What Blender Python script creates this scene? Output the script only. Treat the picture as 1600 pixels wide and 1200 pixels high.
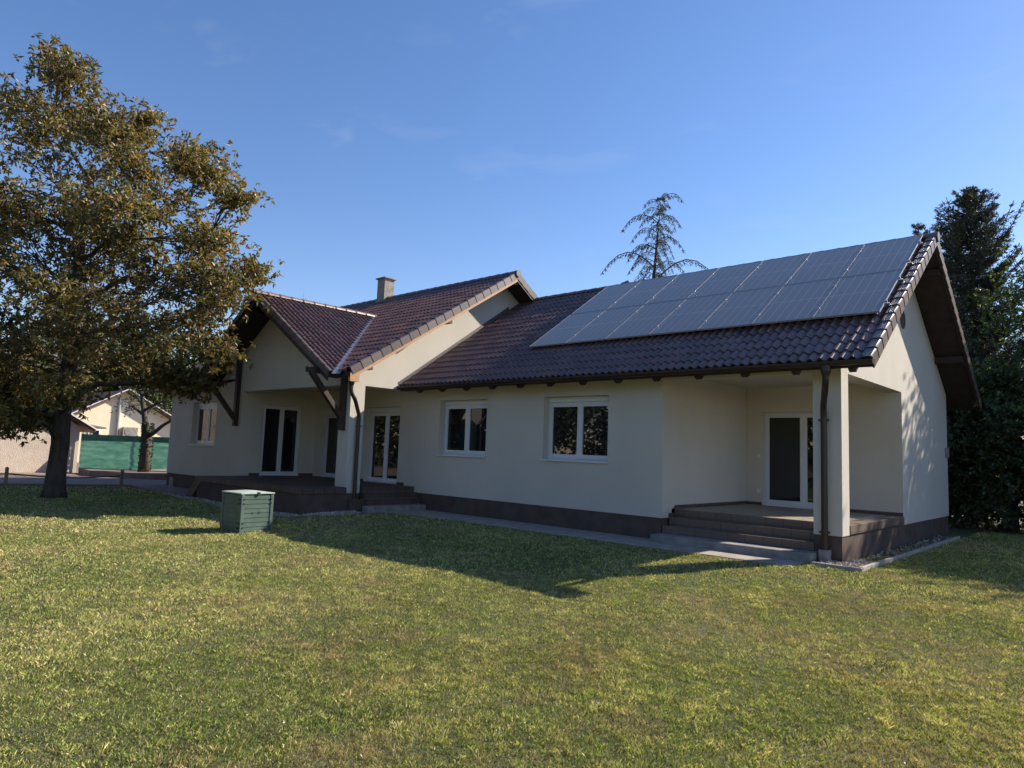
import bpy, bmesh, math, random
import numpy as np
from mathutils import Vector, Matrix
rnd = random.Random(7)
rng = np.random.default_rng(11)
S = bpy.context.scene
for o in list(bpy.data.objects): bpy.data.objects.remove(o)

# ------------------------------------------------------------------ camera
cam_d = bpy.data.cameras.new('camera'); cam = bpy.data.objects.new('camera', cam_d)
S.collection.objects.link(cam); S.camera = cam
CX, CY, CZ = 3.709, -12.170, 1.620
D = Vector((-0.67492634, 0.73116159, 0.09938394))
R = Vector((0.73681517, 0.67505729, 0.03743069))
U = Vector((0.03972197, -0.09849055, 0.9943449))
cam.matrix_world = Matrix(((R.x, U.x, -D.x, CX), (R.y, U.y, -D.y, CY), (R.z, U.z, -D.z, CZ), (0, 0, 0, 1)))
cam_d.sensor_width = 36; cam_d.lens = 1072 / 1600 * 36
cam_d.clip_end = 2000
# ------------------------------------------------------------------ light
SA, SB = 0.64, 1.39                     # the sun stands this far toward +X / +Y per metre of height
elev = math.atan(1 / math.hypot(SA, SB)); azim = math.atan2(SA, SB)
W = bpy.data.worlds.new('World'); S.world = W; W.use_nodes = True
nt = W.node_tree; bg = nt.nodes['Background']
sky = nt.nodes.new('ShaderNodeTexSky'); sky.sky_type = 'NISHITA'; sky.sun_disc = False
sky.sun_elevation = elev; sky.sun_rotation = azim
sky.air_density = 1.0; sky.dust_density = 0.15; sky.ozone_density = 3.0; sky.altitude = 120
hs = nt.nodes.new('ShaderNodeHueSaturation'); hs.inputs['Saturation'].default_value = 1.18; nt.links.new(sky.outputs[0], hs.inputs['Color'])
tn = nt.nodes.new('ShaderNodeMix'); tn.data_type = 'RGBA'; tn.blend_type = 'MULTIPLY'; tn.inputs[0].default_value = 1; tn.inputs[7].default_value = (.97, .79, .80, 1)
nt.links.new(hs.outputs[0], tn.inputs[6])
# a few faint wisps of high cloud
ctc = nt.nodes.new('ShaderNodeTexCoord'); cmp_ = nt.nodes.new('ShaderNodeMapping'); cmp_.inputs['Scale'].default_value = (2.2, 5.0, 11.0); cmp_.inputs['Rotation'].default_value = (.2, .35, .5)
nt.links.new(ctc.outputs['Generated'], cmp_.inputs[0])
cn1 = nt.nodes.new('ShaderNodeTexNoise'); cn1.inputs['Scale'].default_value = 1.6; cn1.inputs['Detail'].default_value = 7; cn1.inputs['Distortion'].default_value = .6; nt.links.new(cmp_.outputs[0], cn1.inputs[0])
cr = nt.nodes.new('ShaderNodeValToRGB'); cr.color_ramp.elements[0].position = .60; cr.color_ramp.elements[1].position = .85; cr.color_ramp.elements[1].color = (.14, .14, .14, 1); nt.links.new(cn1.outputs[0], cr.inputs[0])
cx_ = nt.nodes.new('ShaderNodeMix'); cx_.data_type = 'RGBA'; nt.links.new(cr.outputs[0], cx_.inputs[0]); nt.links.new(tn.outputs[2], cx_.inputs[6]); cx_.inputs[7].default_value = (3.2, 3.4, 3.8, 1)
nt.links.new(cx_.outputs[2], bg.inputs[0]); bg.inputs[1].default_value = 0.106
sun_d = bpy.data.lights.new('sun', 'SUN'); sun_d.energy = 4.15; sun_d.angle = math.radians(0.53)
sun_d.color = (1.0, 0.90, 0.76)
sun = bpy.data.objects.new('sun', sun_d); S.collection.objects.link(sun)
sun.rotation_euler = Vector((SA, SB, 1)).to_track_quat('Z', 'Y').to_euler(); sun.location = (10, 30, 30)
S.view_settings.view_transform = 'Standard'; S.view_settings.look = 'None'
S.view_settings.exposure = 1.13; S.view_settings.gamma = 1

# ------------------------------------------------------------------ materials
def mat(name, col, rough=.8, col2=None, scale=8., bump=0., bscale=60., detail=4., metal=0., spec=.5, coord='Object', stretch=(1, 1, 1), mixlo=.35, mixhi=.65, coat=0.):
    m = bpy.data.materials.new(name); m.use_nodes = True; n = m.node_tree; b = n.nodes['Principled BSDF']
    b.inputs['Roughness'].default_value = rough; b.inputs['Metallic'].default_value = metal
    b.inputs['Specular IOR Level'].default_value = spec
    b.inputs['Base Color'].default_value = (*col, 1)
    b.inputs['Coat Weight'].default_value = coat
    tc = n.nodes.new('ShaderNodeTexCoord'); mp = n.nodes.new('ShaderNodeMapping'); mp.inputs['Scale'].default_value = stretch
    n.links.new(tc.outputs[coord], mp.inputs[0])
    if col2 is not None:
        t = n.nodes.new('ShaderNodeTexNoise'); t.inputs['Scale'].default_value = scale; t.inputs['Detail'].default_value = detail
        n.links.new(mp.outputs[0], t.inputs[0])
        r = n.nodes.new('ShaderNodeValToRGB'); r.color_ramp.elements[0].position = mixlo; r.color_ramp.elements[1].position = mixhi
        r.color_ramp.elements[0].color = (*col, 1); r.color_ramp.elements[1].color = (*col2, 1)
        n.links.new(t.outputs[0], r.inputs[0]); n.links.new(r.outputs[0], b.inputs['Base Color'])
    if bump:
        t2 = n.nodes.new('ShaderNodeTexNoise'); t2.inputs['Scale'].default_value = bscale; t2.inputs['Detail'].default_value = 5
        n.links.new(mp.outputs[0], t2.inputs[0])
        bp = n.nodes.new('ShaderNodeBump'); bp.inputs['Strength'].default_value = bump; bp.inputs['Distance'].default_value = .02
        n.links.new(t2.outputs[0], bp.inputs['Height']); n.links.new(bp.outputs[0], b.inputs['Normal'])
    return m
def attr_mat(name, rough=.7, trans=0., spec=.3, tint=(1, 1, 1)):
    m = bpy.data.materials.new(name); m.use_nodes = True; n = m.node_tree; b = n.nodes['Principled BSDF']
    a = n.nodes.new('ShaderNodeAttribute'); a.attribute_name = 'col'
    b.inputs['Roughness'].default_value = rough; b.inputs['Specular IOR Level'].default_value = spec
    n.links.new(a.outputs['Color'], b.inputs['Base Color'])
    if trans:
        t = n.nodes.new('ShaderNodeBsdfTranslucent'); mx = n.nodes.new('ShaderNodeMixShader'); mx.inputs[0].default_value = trans
        mu = n.nodes.new('ShaderNodeMix'); mu.data_type = 'RGBA'; mu.blend_type = 'MULTIPLY'; mu.inputs[0].default_value = 1
        n.links.new(a.outputs['Color'], mu.inputs[6]); mu.inputs[7].default_value = (*tint, 1)
        n.links.new(mu.outputs[2], t.inputs[0])
        n.links.new(b.outputs[0], mx.inputs[1]); n.links.new(t.outputs[0], mx.inputs[2])
        n.links.new(mx.outputs[0], n.nodes['Material Output'].inputs[0])
    return m
def brick_mat(name, c1, c2, mortar, bw, bh, rough=.6, ms=.015, offset=0., bump=.3):
    m = mat(name, c1, rough, spec=.4); n = m.node_tree; b = n.nodes['Principled BSDF']
    tc = n.nodes['Texture Coordinate']; br = n.nodes.new('ShaderNodeTexBrick')
    br.inputs['Scale'].default_value = 1; br.inputs['Brick Width'].default_value = bw; br.inputs['Row Height'].default_value = bh
    br.inputs['Mortar Size'].default_value = ms; br.offset = offset
    br.inputs['Color1'].default_value = (*c1, 1); br.inputs['Color2'].default_value = (*c2, 1); br.inputs['Mortar'].default_value = (*mortar, 1)
    # box-like mapping: use u = x + y, v = z on walls; x,y on floors
    geo = n.nodes.new('ShaderNodeNewGeometry'); sep = n.nodes.new('ShaderNodeSeparateXYZ'); n.links.new(geo.outputs['True Normal'], sep.inputs[0])
    so = n.nodes.new('ShaderNodeSeparateXYZ'); n.links.new(tc.outputs['Object'], so.inputs[0])
    ab = n.nodes.new('ShaderNodeMath'); ab.operation = 'ABSOLUTE'; n.links.new(sep.outputs[2], ab.inputs[0])
    gt = n.nodes.new('ShaderNodeMath'); gt.operation = 'GREATER_THAN'; gt.inputs[1].default_value = .5; n.links.new(ab.outputs[0], gt.inputs[0])
    ad = n.nodes.new('ShaderNodeMath'); ad.operation = 'ADD'; n.links.new(so.outputs[0], ad.inputs[0]); n.links.new(so.outputs[1], ad.inputs[1])
    c1n = n.nodes.new('ShaderNodeCombineXYZ'); n.links.new(ad.outputs[0], c1n.inputs[0]); n.links.new(so.outputs[2], c1n.inputs[1])
    c2n = n.nodes.new('ShaderNodeCombineXYZ'); n.links.new(so.outputs[0], c2n.inputs[0]); n.links.new(so.outputs[1], c2n.inputs[1])
    mx = n.nodes.new('ShaderNodeMix'); mx.data_type = 'VECTOR'; n.links.new(gt.outputs[0], mx.inputs[0]); n.links.new(c1n.outputs[0], mx.inputs[4]); n.links.new(c2n.outputs[0], mx.inputs[5])
    n.links.new(mx.outputs[1], br.inputs[0]); n.links.new(br.outputs[0], b.inputs['Base Color'])
    bp = n.nodes.new('ShaderNodeBump'); bp.inputs['Strength'].default_value = bump; bp.inputs['Distance'].default_value = -.004
    n.links.new(br.outputs['Fac'], bp.inputs['Height']); n.links.new(bp.outputs[0], b.inputs['Normal'])
    return m
M = {}
M['plaster'] = mat('plaster', (.575, .535, .465), .92, (.625, .58, .505), 1.1, .6, 110, spec=.2, detail=8, mixlo=.3, mixhi=.7, stretch=(1, 1, .55))
M['plinth'] = mat('plinth_render', (.092, .065, .055), .9, (.12, .088, .074), 3, .4, 180, spec=.25)
M['wood'] = mat('dark_stained_wood', (.030, .015, .011), .6, (.045, .023, .017), 6, .3, 30, stretch=(1, 1, 8))
M['soffit'] = mat('soffit_boards', (.036, .021, .017), .7, (.052, .032, .026), 5, .3, 25)
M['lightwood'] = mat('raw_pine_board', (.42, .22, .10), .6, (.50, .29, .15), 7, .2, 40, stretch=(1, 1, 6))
M['pvc'] = mat('white_pvc', (.66, .67, .69), .35, spec=.5)
M['sill'] = mat('white_metal_sill', (.70, .70, .69), .5)
M['brownmetal'] = mat('brown_gutter_metal', (.030, .018, .016), .38, spec=.5)
M['flash'] = mat('grey_flashing', (.10, .085, .085), .45, (.14, .12, .12), 9, metal=.3)
M['valley'] = mat('zinc_valley', (.20, .21, .24), .4, (.30, .31, .35), 12, metal=.6)
M['ttile'] = brick_mat('terrace_tile', (.115, .075, .058), (.085, .056, .045), (.045, .036, .032), .30, .30)
M['steptile'] = brick_mat('step_tile', (.10, .068, .055), (.078, .053, .044), (.15, .13, .12), .30, .16, ms=.006)
M['ptile'] = brick_mat('porch_tile', (.36, .30, .24), (.31, .26, .20), (.18, .15, .13), .30, .30, rough=.5)
M['pstep'] = brick_mat('porch_step_tile', (.165, .12, .096), (.135, .10, .08), (.07, .055, .05), .33, .16, rough=.5, ms=.006)
M['concrete'] = mat('concrete', (.20, .19, .18), .9, (.30, .28, .26), 5, .5, 90)
M['pathc'] = mat('path_concrete', (.30, .25, .22), .9, (.40, .335, .29), 4, .4, 70)
M['kerb'] = mat('kerb_concrete', (.26, .24, .20), .9, (.38, .35, .30), 8, .4, 60)
M['drive'] = mat('drive_paving', (.19, .145, .125), .9, (.25, .19, .165), 2, .4, 40)
M['chim'] = mat('chimney_render', (.22, .20, .17), .9, (.34, .31, .27), 9, .8, 50)
M['alu'] = mat('aluminium', (.62, .62, .64), .35, metal=.8)
M['black'] = mat('black_plastic', (.012, .012, .012), .5)
M['bin'] = mat('green_plastic', (.060, .100, .080), .55, (.085, .132, .106), 5, .15, 60)
M['binlid'] = mat('faded_green_lid', (.36, .42, .38), .5, (.46, .52, .45), 7, .1, 40)
M['net'] = mat('green_shade_net', (.09, .27, .19), .75, (.19, .42, .31), 2.2, .5, 14, stretch=(1, 1, 3.5))
M['nplaster'] = mat('neighbour_render', (.52, .44, .37), .95, (.60, .51, .43), 3, 1.0, 28)
M['cream'] = mat('cream_render', (.74, .64, .46), .9, (.80, .70, .52), 2, .2, 40)
M['ntile'] = mat('brown_roof', (.09, .04, .03), .7, (.13, .06, .045), 8)
M['white'] = mat('white_trim', (.75, .75, .75), .5)
M['postwood'] = mat('weathered_post', (.20, .16, .12), .9, (.28, .23, .18), 14, .5, 60)
M['bark'] = mat('walnut_bark', (.055, .046, .038), .95, (.10, .085, .07), 9, 1.0, 26, stretch=(1, 1, .3))
M['bark2'] = mat('spruce_bark', (.05, .036, .028), .95, (.08, .06, .048), 9, .8, 30)
M['leaf'] = attr_mat('leaf', .45, .42, .5, (1.15, 1.05, .6))
M['needle'] = attr_mat('needle', .6, .12, .3)
M['grass'] = attr_mat('grass_blade', .55, .30, .35, (1.0, 1.0, .6))
M['stone'] = attr_mat('stone', .8)
def roof_mat():
    m = attr_mat('concrete_roof_tile', .40, spec=.6); n = m.node_tree; b = n.nodes['Principled BSDF']
    tc = n.nodes.new('ShaderNodeTexCoord'); t = n.nodes.new('ShaderNodeTexNoise'); t.inputs['Scale'].default_value = 45; n.links.new(tc.outputs['Object'], t.inputs[0])
    bp = n.nodes.new('ShaderNodeBump'); bp.inputs['Strength'].default_value = .25; bp.inputs['Distance'].default_value = .006
    n.links.new(t.outputs[0], bp.inputs['Height']); n.links.new(bp.outputs[0], b.inputs['Normal'])
    return m
M['roof'] = roof_mat()
def glass_mat():
    m = mat('window_glass', (.012, .014, .016), .015, spec=.7); n = m.node_tree; b = n.nodes['Principled BSDF']
    b.inputs['IOR'].default_value = 1.5
    tc = n.nodes['Texture Coordinate']; t = n.nodes.new('ShaderNodeTexNoise'); t.inputs['Scale'].default_value = 1.3; t.inputs['Detail'].default_value = 0
    n.links.new(tc.outputs['Object'], t.inputs[0]); bp = n.nodes.new('ShaderNodeBump'); bp.inputs['Strength'].default_value = .04; bp.inputs['Distance'].default_value = .05
    n.links.new(t.outputs[0], bp.inputs['Height']); n.links.new(bp.outputs[0], b.inputs['Normal'])
    return m
M['glass'] = glass_mat()
def cell_mat():
    m = mat('solar_cells', (.05, .048, .052), .3, spec=.5); n = m.node_tree; b = n.nodes['Principled BSDF']
    tc = n.nodes['Texture Coordinate']; so = n.nodes.new('ShaderNodeSeparateXYZ'); n.links.new(tc.outputs['Object'], so.inputs[0])
    def line(out, period, width, off=0.):
        a = n.nodes.new('ShaderNodeMath'); a.operation = 'ADD'; a.inputs[1].default_value = off + period * 100; n.links.new(out, a.inputs[0])
        d = n.nodes.new('ShaderNodeMath'); d.operation = 'MODULO'; d.inputs[1].default_value = period; n.links.new(a.outputs[0], d.inputs[0])
        l = n.nodes.new('ShaderNodeMath'); l.operation = 'LESS_THAN'; l.inputs[1].default_value = width; n.links.new(d.outputs[0], l.inputs[0]); return l.outputs[0]
    l1 = line(so.outputs[0], .182, .009, .003 + .091); l2 = line(so.outputs[1], 4., .018, .009); l3 = line(so.outputs[1], .0915, .004)
    def mx(a, b_): k = n.nodes.new('ShaderNodeMath'); k.operation = 'MAXIMUM'; n.links.new(a, k.inputs[0]); n.links.new(b_, k.inputs[1]); return k.outputs[0]
    f1 = mx(l1, l2); mix = n.nodes.new('ShaderNodeMix'); mix.data_type = 'RGBA'; n.links.new(f1, mix.inputs[0])
    mix.inputs[6].default_value = (.21, .175, .14, 1); mix.inputs[7].default_value = (.50, .46, .42, 1)
    mix2 = n.nodes.new('ShaderNodeMix'); mix2.data_type = 'RGBA'; n.links.new(l3, mix2.inputs[0]); n.links.new(mix.outputs[2], mix2.inputs[6]); mix2.inputs[7].default_value = (.28, .25, .22, 1)
    n.links.new(mix2.outputs[2], b.inputs['Base Color']); b.inputs['Coat Weight'].default_value = .25; b.inputs['Coat Roughness'].default_value = .15
    return m
M['cell'] = cell_mat()

# ------------------------------------------------------------------ object helpers
def link(o): S.collection.objects.link(o); return o
def tag(o, label=None, cat=None, group=None, kind=None):
    if label: o['label'] = label
    if cat: o['category'] = cat
    if group: o['group'] = group
    if kind: o['kind'] = kind
    return o
def empty(name, loc, label, cat, group=None, rz=0.):
    o = link(bpy.data.objects.new(name, None)); o.location = loc; o.rotation_euler = (0, 0, rz); o.empty_display_size = .3
    return tag(o, label, cat, group)
class MB:
    """collects boxes, prisms and tubes into one mesh"""
    def __init__(s): s.v = []; s.f = []
    def add(s, vs, fs):
        k = len(s.v); s.v += [tuple(v) for v in vs]; s.f += [tuple(k + i for i in f) for f in fs]; return s
    def box(s, x0, x1, y0, y1, z0, z1):
        vs = [(x, y, z) for z in (z0, z1) for (x, y) in ((x0, y0), (x1, y0), (x1, y1), (x0, y1))]
        return s.add(vs, [(3, 2, 1, 0), (4, 5, 6, 7), (0, 1, 5, 4), (1, 2, 6, 5), (2, 3, 7, 6), (3, 0, 4, 7)])
    def prism(s, poly, axis, a, b):
        """poly: 2D points in the plane normal to axis, extruded from a to b"""
        def P(p, t): return (t, p[0], p[1]) if axis == 0 else ((p[0], t, p[1]) if axis == 1 else (p[0], p[1], t))
        n = len(poly); vs = [P(p, a) for p in poly] + [P(p, b) for p in poly]
        fs = [tuple(range(n)), tuple(range(2 * n - 1, n - 1, -1))] + [(i, i + n, (i + 1) % n + n, (i + 1) % n) for i in range(n)]
        return s.add(vs, fs)
    def bar(s, p, q, w, h, up=(0, 0, 1)):
        p = Vector(p); q = Vector(q); d = (q - p).normalized(); a = d.cross(Vector(up)).normalized() * w / 2; b = a.cross(d).normalized() * h / 2
        vs = [p - a - b, p + a - b, p + a + b, p - a + b, q - a - b, q + a - b, q + a + b, q - a + b]
        return s.add(vs, [(0, 1, 2, 3), (7, 6, 5, 4), (0, 4, 5, 1), (1, 5, 6, 2), (2, 6, 7, 3), (3, 7, 4, 0)])
    def tube(s, pts, rads, n=8, caps=True):
        pts = [Vector(p) for p in pts]
        if not isinstance(rads, (list, tuple)): rads = [rads] * len(pts)
        k = len(s.v); ref = Vector((0.3, 0.2, 1)).normalized()
        for i, p in enumerate(pts):
            d = (pts[min(i + 1, len(pts) - 1)] - pts[max(i - 1, 0)]).normalized()
            a = d.cross(ref)
            if a.length < .15: a = d.cross(Vector((1, 0, 0)))
            a.normalize(); b = d.cross(a)
            for j in range(n):
                t = 2 * math.pi * j / n; q = p + (a * math.cos(t) + b * math.sin(t)) * rads[i]; s.v.append(tuple(q))
        for i in range(len(pts) - 1):
            for j in range(n):
                s.f.append((k + i * n + j, k + i * n + (j + 1) % n, k + (i + 1) * n + (j + 1) % n, k + (i + 1) * n + j))
        if caps:
            s.f.append(tuple(k + j for j in range(n - 1, -1, -1))); s.f.append(tuple(k + (len(pts) - 1) * n + j for j in range(n)))
        return s
    def islands(s):
        par = list(range(len(s.v)))
        def fd(i):
            while par[i] != i: par[i] = par[par[i]]; i = par[i]
            return i
        for f in s.f:
            for i in f[1:]: par[fd(i)] = fd(f[0])
        g = {}
        for f in s.f: g.setdefault(fd(f[0]), []).append(f)
        out = []
        for fs in g.values():
            ids = sorted({i for f in fs for i in f}); mp = {i: k for k, i in enumerate(ids)}; q = MB(); q.v = [s.v[i] for i in ids]; q.f = [tuple(mp[i] for i in f) for f in fs]; out.append(q)
        return out
    def ring(s, P, a, b, c, d, w, top=None, d0=0., d1=.05):
        """one closed frame: outer rectangle a..b, c..d, bar width w; P(depth, u, z)"""
        t = w if top is None else top; vs = []
        for dd in (d0, d1):
            vs += [P(dd, a, c), P(dd, b, c), P(dd, b, d), P(dd, a, d), P(dd, a + w, c + w), P(dd, b - w, c + w), P(dd, b - w, d - t), P(dd, a + w, d - t)]
        fs = []
        for i in range(4):
            j = (i + 1) % 4; fs += [(i, j, 4 + j, 4 + i), (8 + j, 8 + i, 12 + i, 12 + j), (i, i + 8, j + 8, j), (4 + i, 4 + j, 12 + j, 12 + i)]
        return s.add(vs, fs)
    def build(s, name, m, parent=None, bevel=0., smooth=False, loc=None, weld=False):
        me = bpy.data.meshes.new(name); me.from_pydata(s.v, [], s.f); me.update()
        bm = bmesh.new(); bm.from_mesh(me)
        if weld: bmesh.ops.remove_doubles(bm, verts=bm.verts, dist=1e-4)
        bmesh.ops.recalc_face_normals(bm, faces=bm.faces); bm.to_mesh(me); bm.free()
        me.materials.append(m if not isinstance(m, str) else M[m])
        if smooth: me.polygons.foreach_set('use_smooth', [True] * len(me.polygons))
        o = link(bpy.data.objects.new(name, me))
        if parent is not None: put(o, parent)
        if loc is not None: o.location = loc
        if bevel:
            b = o.modifiers.new('bevel', 'BEVEL'); b.width = bevel; b.segments = 2; b.limit_method = 'ANGLE'; b.angle_limit = math.radians(40)
        return o
def put(o, parent):
    o.parent = parent
    # geometry is written in world coordinates: cancel the parent's placement
    o.matrix_parent_inverse = world_of(parent).inverted()
def world_of(o):
    m = Matrix.LocRotScale(o.location, o.rotation_euler, o.scale)
    if o.parent: m = world_of(o.parent) @ o.matrix_parent_inverse @ m
    return m
def np_mesh(name, V, F, m, parent=None, cols=None, smooth=False):
    me = bpy.data.meshes.new(name); k = F.shape[1]
    me.vertices.add(len(V)); me.vertices.foreach_set('co', np.asarray(V, np.float32).ravel())
    me.loops.add(F.size); me.loops.foreach_set('vertex_index', F.astype(np.int32).ravel())
    me.polygons.add(len(F)); me.polygons.foreach_set('loop_start', np.arange(0, F.size, k, dtype=np.int32)); me.polygons.foreach_set('loop_total', np.full(len(F), k, np.int32))
    me.polygons.foreach_set('use_smooth', np.full(len(F), bool(smooth)))
    me.update(calc_edges=True); me.validate()
    if cols is not None:
        a = me.color_attributes.new('col', 'FLOAT_COLOR', 'POINT'); c = np.ones((len(V), 4), np.float32); c[:, :3] = cols; a.data.foreach_set('color', c.ravel())
    me.materials.append(M[m]); o = link(bpy.data.objects.new(name, me))
    if parent is not None: put(o, parent)
    return o

# ------------------------------------------------------------------ setting
def smooth(a, b, x): t = np.clip((x - a) / (b - a), 0, 1); return t * t * (3 - 2 * t)
def gz(x, y):
    x = np.asarray(x, float); y = np.asarray(y, float)
    base = -.12 * smooth(1.3, 5.5, -y) * smooth(-27, -21, x)
    base = base + (.018 * np.sin(x * .9 + 1.3) * np.cos(y * .7) + .010 * np.sin(x * 2.3 + y * 1.7)) * smooth(1.6, 3.5, -y) * smooth(-23, -20, x)
    return base
def axis_pts(lo, hi, flo, fhi, step):
    a = list(np.arange(flo, fhi + 1e-6, step)); k = step; x = flo
    while x > lo: k *= 1.5; x -= k; a.insert(0, x)
    k = step; x = fhi
    while x < hi: k *= 1.5; x += k; a.append(x)
    return np.array(a)
gx = axis_pts(-700, 700, -30, 8, .4); gy = axis_pts(-700, 700, -16, 3, .4)
X, Y = np.meshgrid(gx, gy, indexing='ij'); Z = gz(X, Y)
V = np.stack([X.ravel(), Y.ravel(), Z.ravel()], 1); nx, ny = X.shape
I = np.arange(nx * ny).reshape(nx, ny); F = np.stack([I[:-1, :-1].ravel(), I[1:, :-1].ravel(), I[1:, 1:].ravel(), I[:-1, 1:].ravel()], 1)
M['soil'] = mat('lawn_ground', (.062, .072, .026), .95, (.125, .12, .052), 2.2, .8, 70, detail=8)
g = np_mesh('ground', V, F, 'soil', smooth=True); g['kind'] = 'structure'

def vnoise(x, y, s, seed):
    r = np.random.default_rng(seed); T = r.random((256, 256)); x = x / s; y = y / s
    xi = np.floor(x).astype(int); yi = np.floor(y).astype(int); fx = x - xi; fy = y - yi; fx = fx * fx * (3 - 2 * fx); fy = fy * fy * (3 - 2 * fy)
    g_ = lambda a, b: T[a % 256, b % 256]
    return (g_(xi, yi) * (1 - fx) + g_(xi + 1, yi) * fx) * (1 - fy) + (g_(xi, yi + 1) * (1 - fx) + g_(xi + 1, yi + 1) * fx) * fy
def grass():
    P = []
    C = np.array([CX, CY])
    bands = [(1.0, 2.6, 5000, .0026, .026), (2.6, 6.5, 12500, .0021, .022), (6.5, 10, 7000, .0026, .023), (10, 15, 3600, .0040, .026), (15, 24, 1400, .007, .030), (24, 34, 260, .016, .04)]
    for r0, r1, dens, w, h in bands:
        a0, a1 = math.radians(74 if r1 < 16 else 90), math.radians(192 if r1 < 16 else 182)      # directions seen by the camera, plus a margin
        n = int(dens * (a1 - a0) / 2 * (r1 * r1 - r0 * r0))
        a = rng.uniform(a0 - .1, a1 + .1, n) if False else rng.uniform(a0, a1, n)
        r = np.sqrt(rng.uniform(r0 * r0, r1 * r1, n))
        x = C[0] + r * np.cos(a); y = C[1] + r * np.sin(a)
        ok = ((y < -1.17) | (x > .47)) & ~((x < -11.0) & (x > -18.6) & (y > -3.75)) & ~((x < -18.6) & (y > -3.2 + (x + 18.9) * .09)) & ~((x < -22.4 - (-3.6 - y) * .45)) & (y < 10)
        ok &= ~((x < -10.3) & (x >= -11.1) & (y > -2.2)); ok |= (x < .60) & (x > -.43) & (y < -.635) & (y > -1.2)
        ok |= (x > .05) & (x < .39) & (y > .3) & (y < 3.2) & (rng.random(n) < .45)
        x = x[ok]; y = y[ok]; P.append(np.stack([x, y, np.full(len(x), w), np.full(len(x), h)], 1))
    P = np.concatenate(P); n = len(P); x, y, w, h = P.T
    n1 = vnoise(x, y, 1.1, 1) * .42 + vnoise(x, y, .33, 2) * .33 + vnoise(x, y, .11, 3) * .25
    n2 = vnoise(x + 50, y, 1.6, 4) * .6 + vnoise(x, y + 9, .4, 5) * .4
    hh = h * rng.uniform(.45, 1.25, n) * (.65 + .7 * n1) * (.6 + .9 * vnoise(x, y, .07, 23))
    z = gz(x, y)
    ang = rng.uniform(0, 2 * math.pi, n); lean = rng.uniform(.2, 1.3, n) * hh
    dx = np.cos(ang); dy = np.sin(ang); la = rng.uniform(0, 2 * math.pi, n)
    ww = w * rng.uniform(.6, 1.4, n)
    b0 = np.stack([x - dx * ww, y - dy * ww, z - .004], 1); b1 = np.stack([x + dx * ww, y + dy * ww, z - .004], 1)
    lx = np.cos(la) * lean; ly = np.sin(la) * lean
    m1 = np.stack([x + dx * ww * .7 + lx * .4, y + dy * ww * .7 + ly * .4, z + hh * .6], 1)
    tp = np.stack([x + lx, y + ly, z + hh], 1)
    V = np.stack([b0, b1, m1, tp], 1).reshape(-1, 3); F = np.arange(4 * n).reshape(n, 4)
    green = np.array([.155, .20, .05]); lime = np.array([.33, .36, .095]); straw = np.array([.56, .475, .25]); dark = np.array([.05, .085, .016]); brown = np.array([.16, .10, .045])
    k = rng.random(n); t = np.clip((n1 - .33) / .33, 0, 1)
    pg = .56 - .44 * t; pl = .88 - .32 * t
    c = np.where((k < pg)[:, None], green, np.where((k < pl)[:, None], lime, straw))
    k2 = rng.random(n); c = np.where((k2 < .07)[:, None], brown, c); c = np.where(((k2 > .80) & (n2 > .58))[:, None], dark, c)
    nb = vnoise(x + 7, y - 3, .8, 21) * .6 + vnoise(x, y, .22, 22) * .4; nf = vnoise(x, y, .07, 23); tan = np.array([.36, .285, .15])
    c = np.where((rng.random(n) < np.clip((nb - .54) * 2.8, 0, .6))[:, None], tan, c)
    c = c * rng.uniform(.6, 1.5, (n, 1)) * (.80 + .45 * n2)[:, None] * (.66 + .72 * nf)[:, None]
    o = np_mesh('grass', V, F, 'grass', cols=np.repeat(c, 4, 0))
    tag(o, 'short mown lawn with yellowish and green patches in front of the house', 'grass', kind='stuff')
grass()
# daisies / clover heads: a few single white flower heads in the lawn
def flowers():
    V = []; F = []; pts = []
    for k in range(46):
        r = rnd.uniform(4.2, 13); a = math.radians(rnd.uniform(96, 176)); x = CX + r * math.cos(a); y = CY + r * math.sin(a)
        if y > -1.5: continue
        pts.append((x, y))
    mb = MB()
    for x, y in pts:
        z = float(gz(x, y)) + .035; s = rnd.uniform(.005, .009)
        ring = [(x + s * math.cos(t), y + s * math.sin(t), z) for t in [i * math.pi / 4 for i in range(8)]]
        mb.add(ring + [(x, y, z + s * .8), (x, y, z - s * .5)], [(i, (i + 1) % 8, 8) for i in range(8)] + [((i + 1) % 8, i, 9) for i in range(8)])
    o = mb.build('daisy_heads', 'white'); tag(o, 'tiny white daisy heads scattered in the lawn', 'flowers', kind='stuff')
flowers()

def sheet(name, poly, z, m, thick=.1):
    mb = MB(); mb.prism(poly, 2, z - thick, z); o = mb.build(name, m, bevel=.008); o['kind'] = 'structure'; return o
sheet('path', [(-10.62, -.02), (-10.62, -1.45), (-9.9, -1.30), (-8.6, -1.18), (-3.2, -1.12), (-.46, -1.12), (-.46, -.02)], .022, 'pathc')
sheet('driveway', [(-60, 12), (-60, -30), (-32, -30), (-26.5, -13), (-22.6, -4.2), (-22.35, -3.35), (-17.4, -3.62), (-17.4, -2.3), (-22.3, -2.3), (-22.3, 12)], .012, 'drive')
sheet('fence_bank', [(-30.9, -2.6), (-28.3, -2.9), (-25.5, -1.5), (-24.2, 3.5), (-24.2, 11), (-31.5, 11)], .24, 'drive', .4)
kb = MB(); kb.box(.40, .46, -.56, 7.0, -.12, .07); kb.box(-.30, .46, -.62, -.56, -.12, .06); kb.build('kerb', 'kerb', bevel=.012)['kind'] = 'structure'
kb = MB()
pl = [(-18.7, -3.62), (-17.0, -3.72), (-15, -3.78), (-12.8, -3.85), (-11.4, -3.82), (-10.8, -3.5), (-10.55, -2.9), (-10.5, -2.35), (-10.6, -2.0)]
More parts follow.
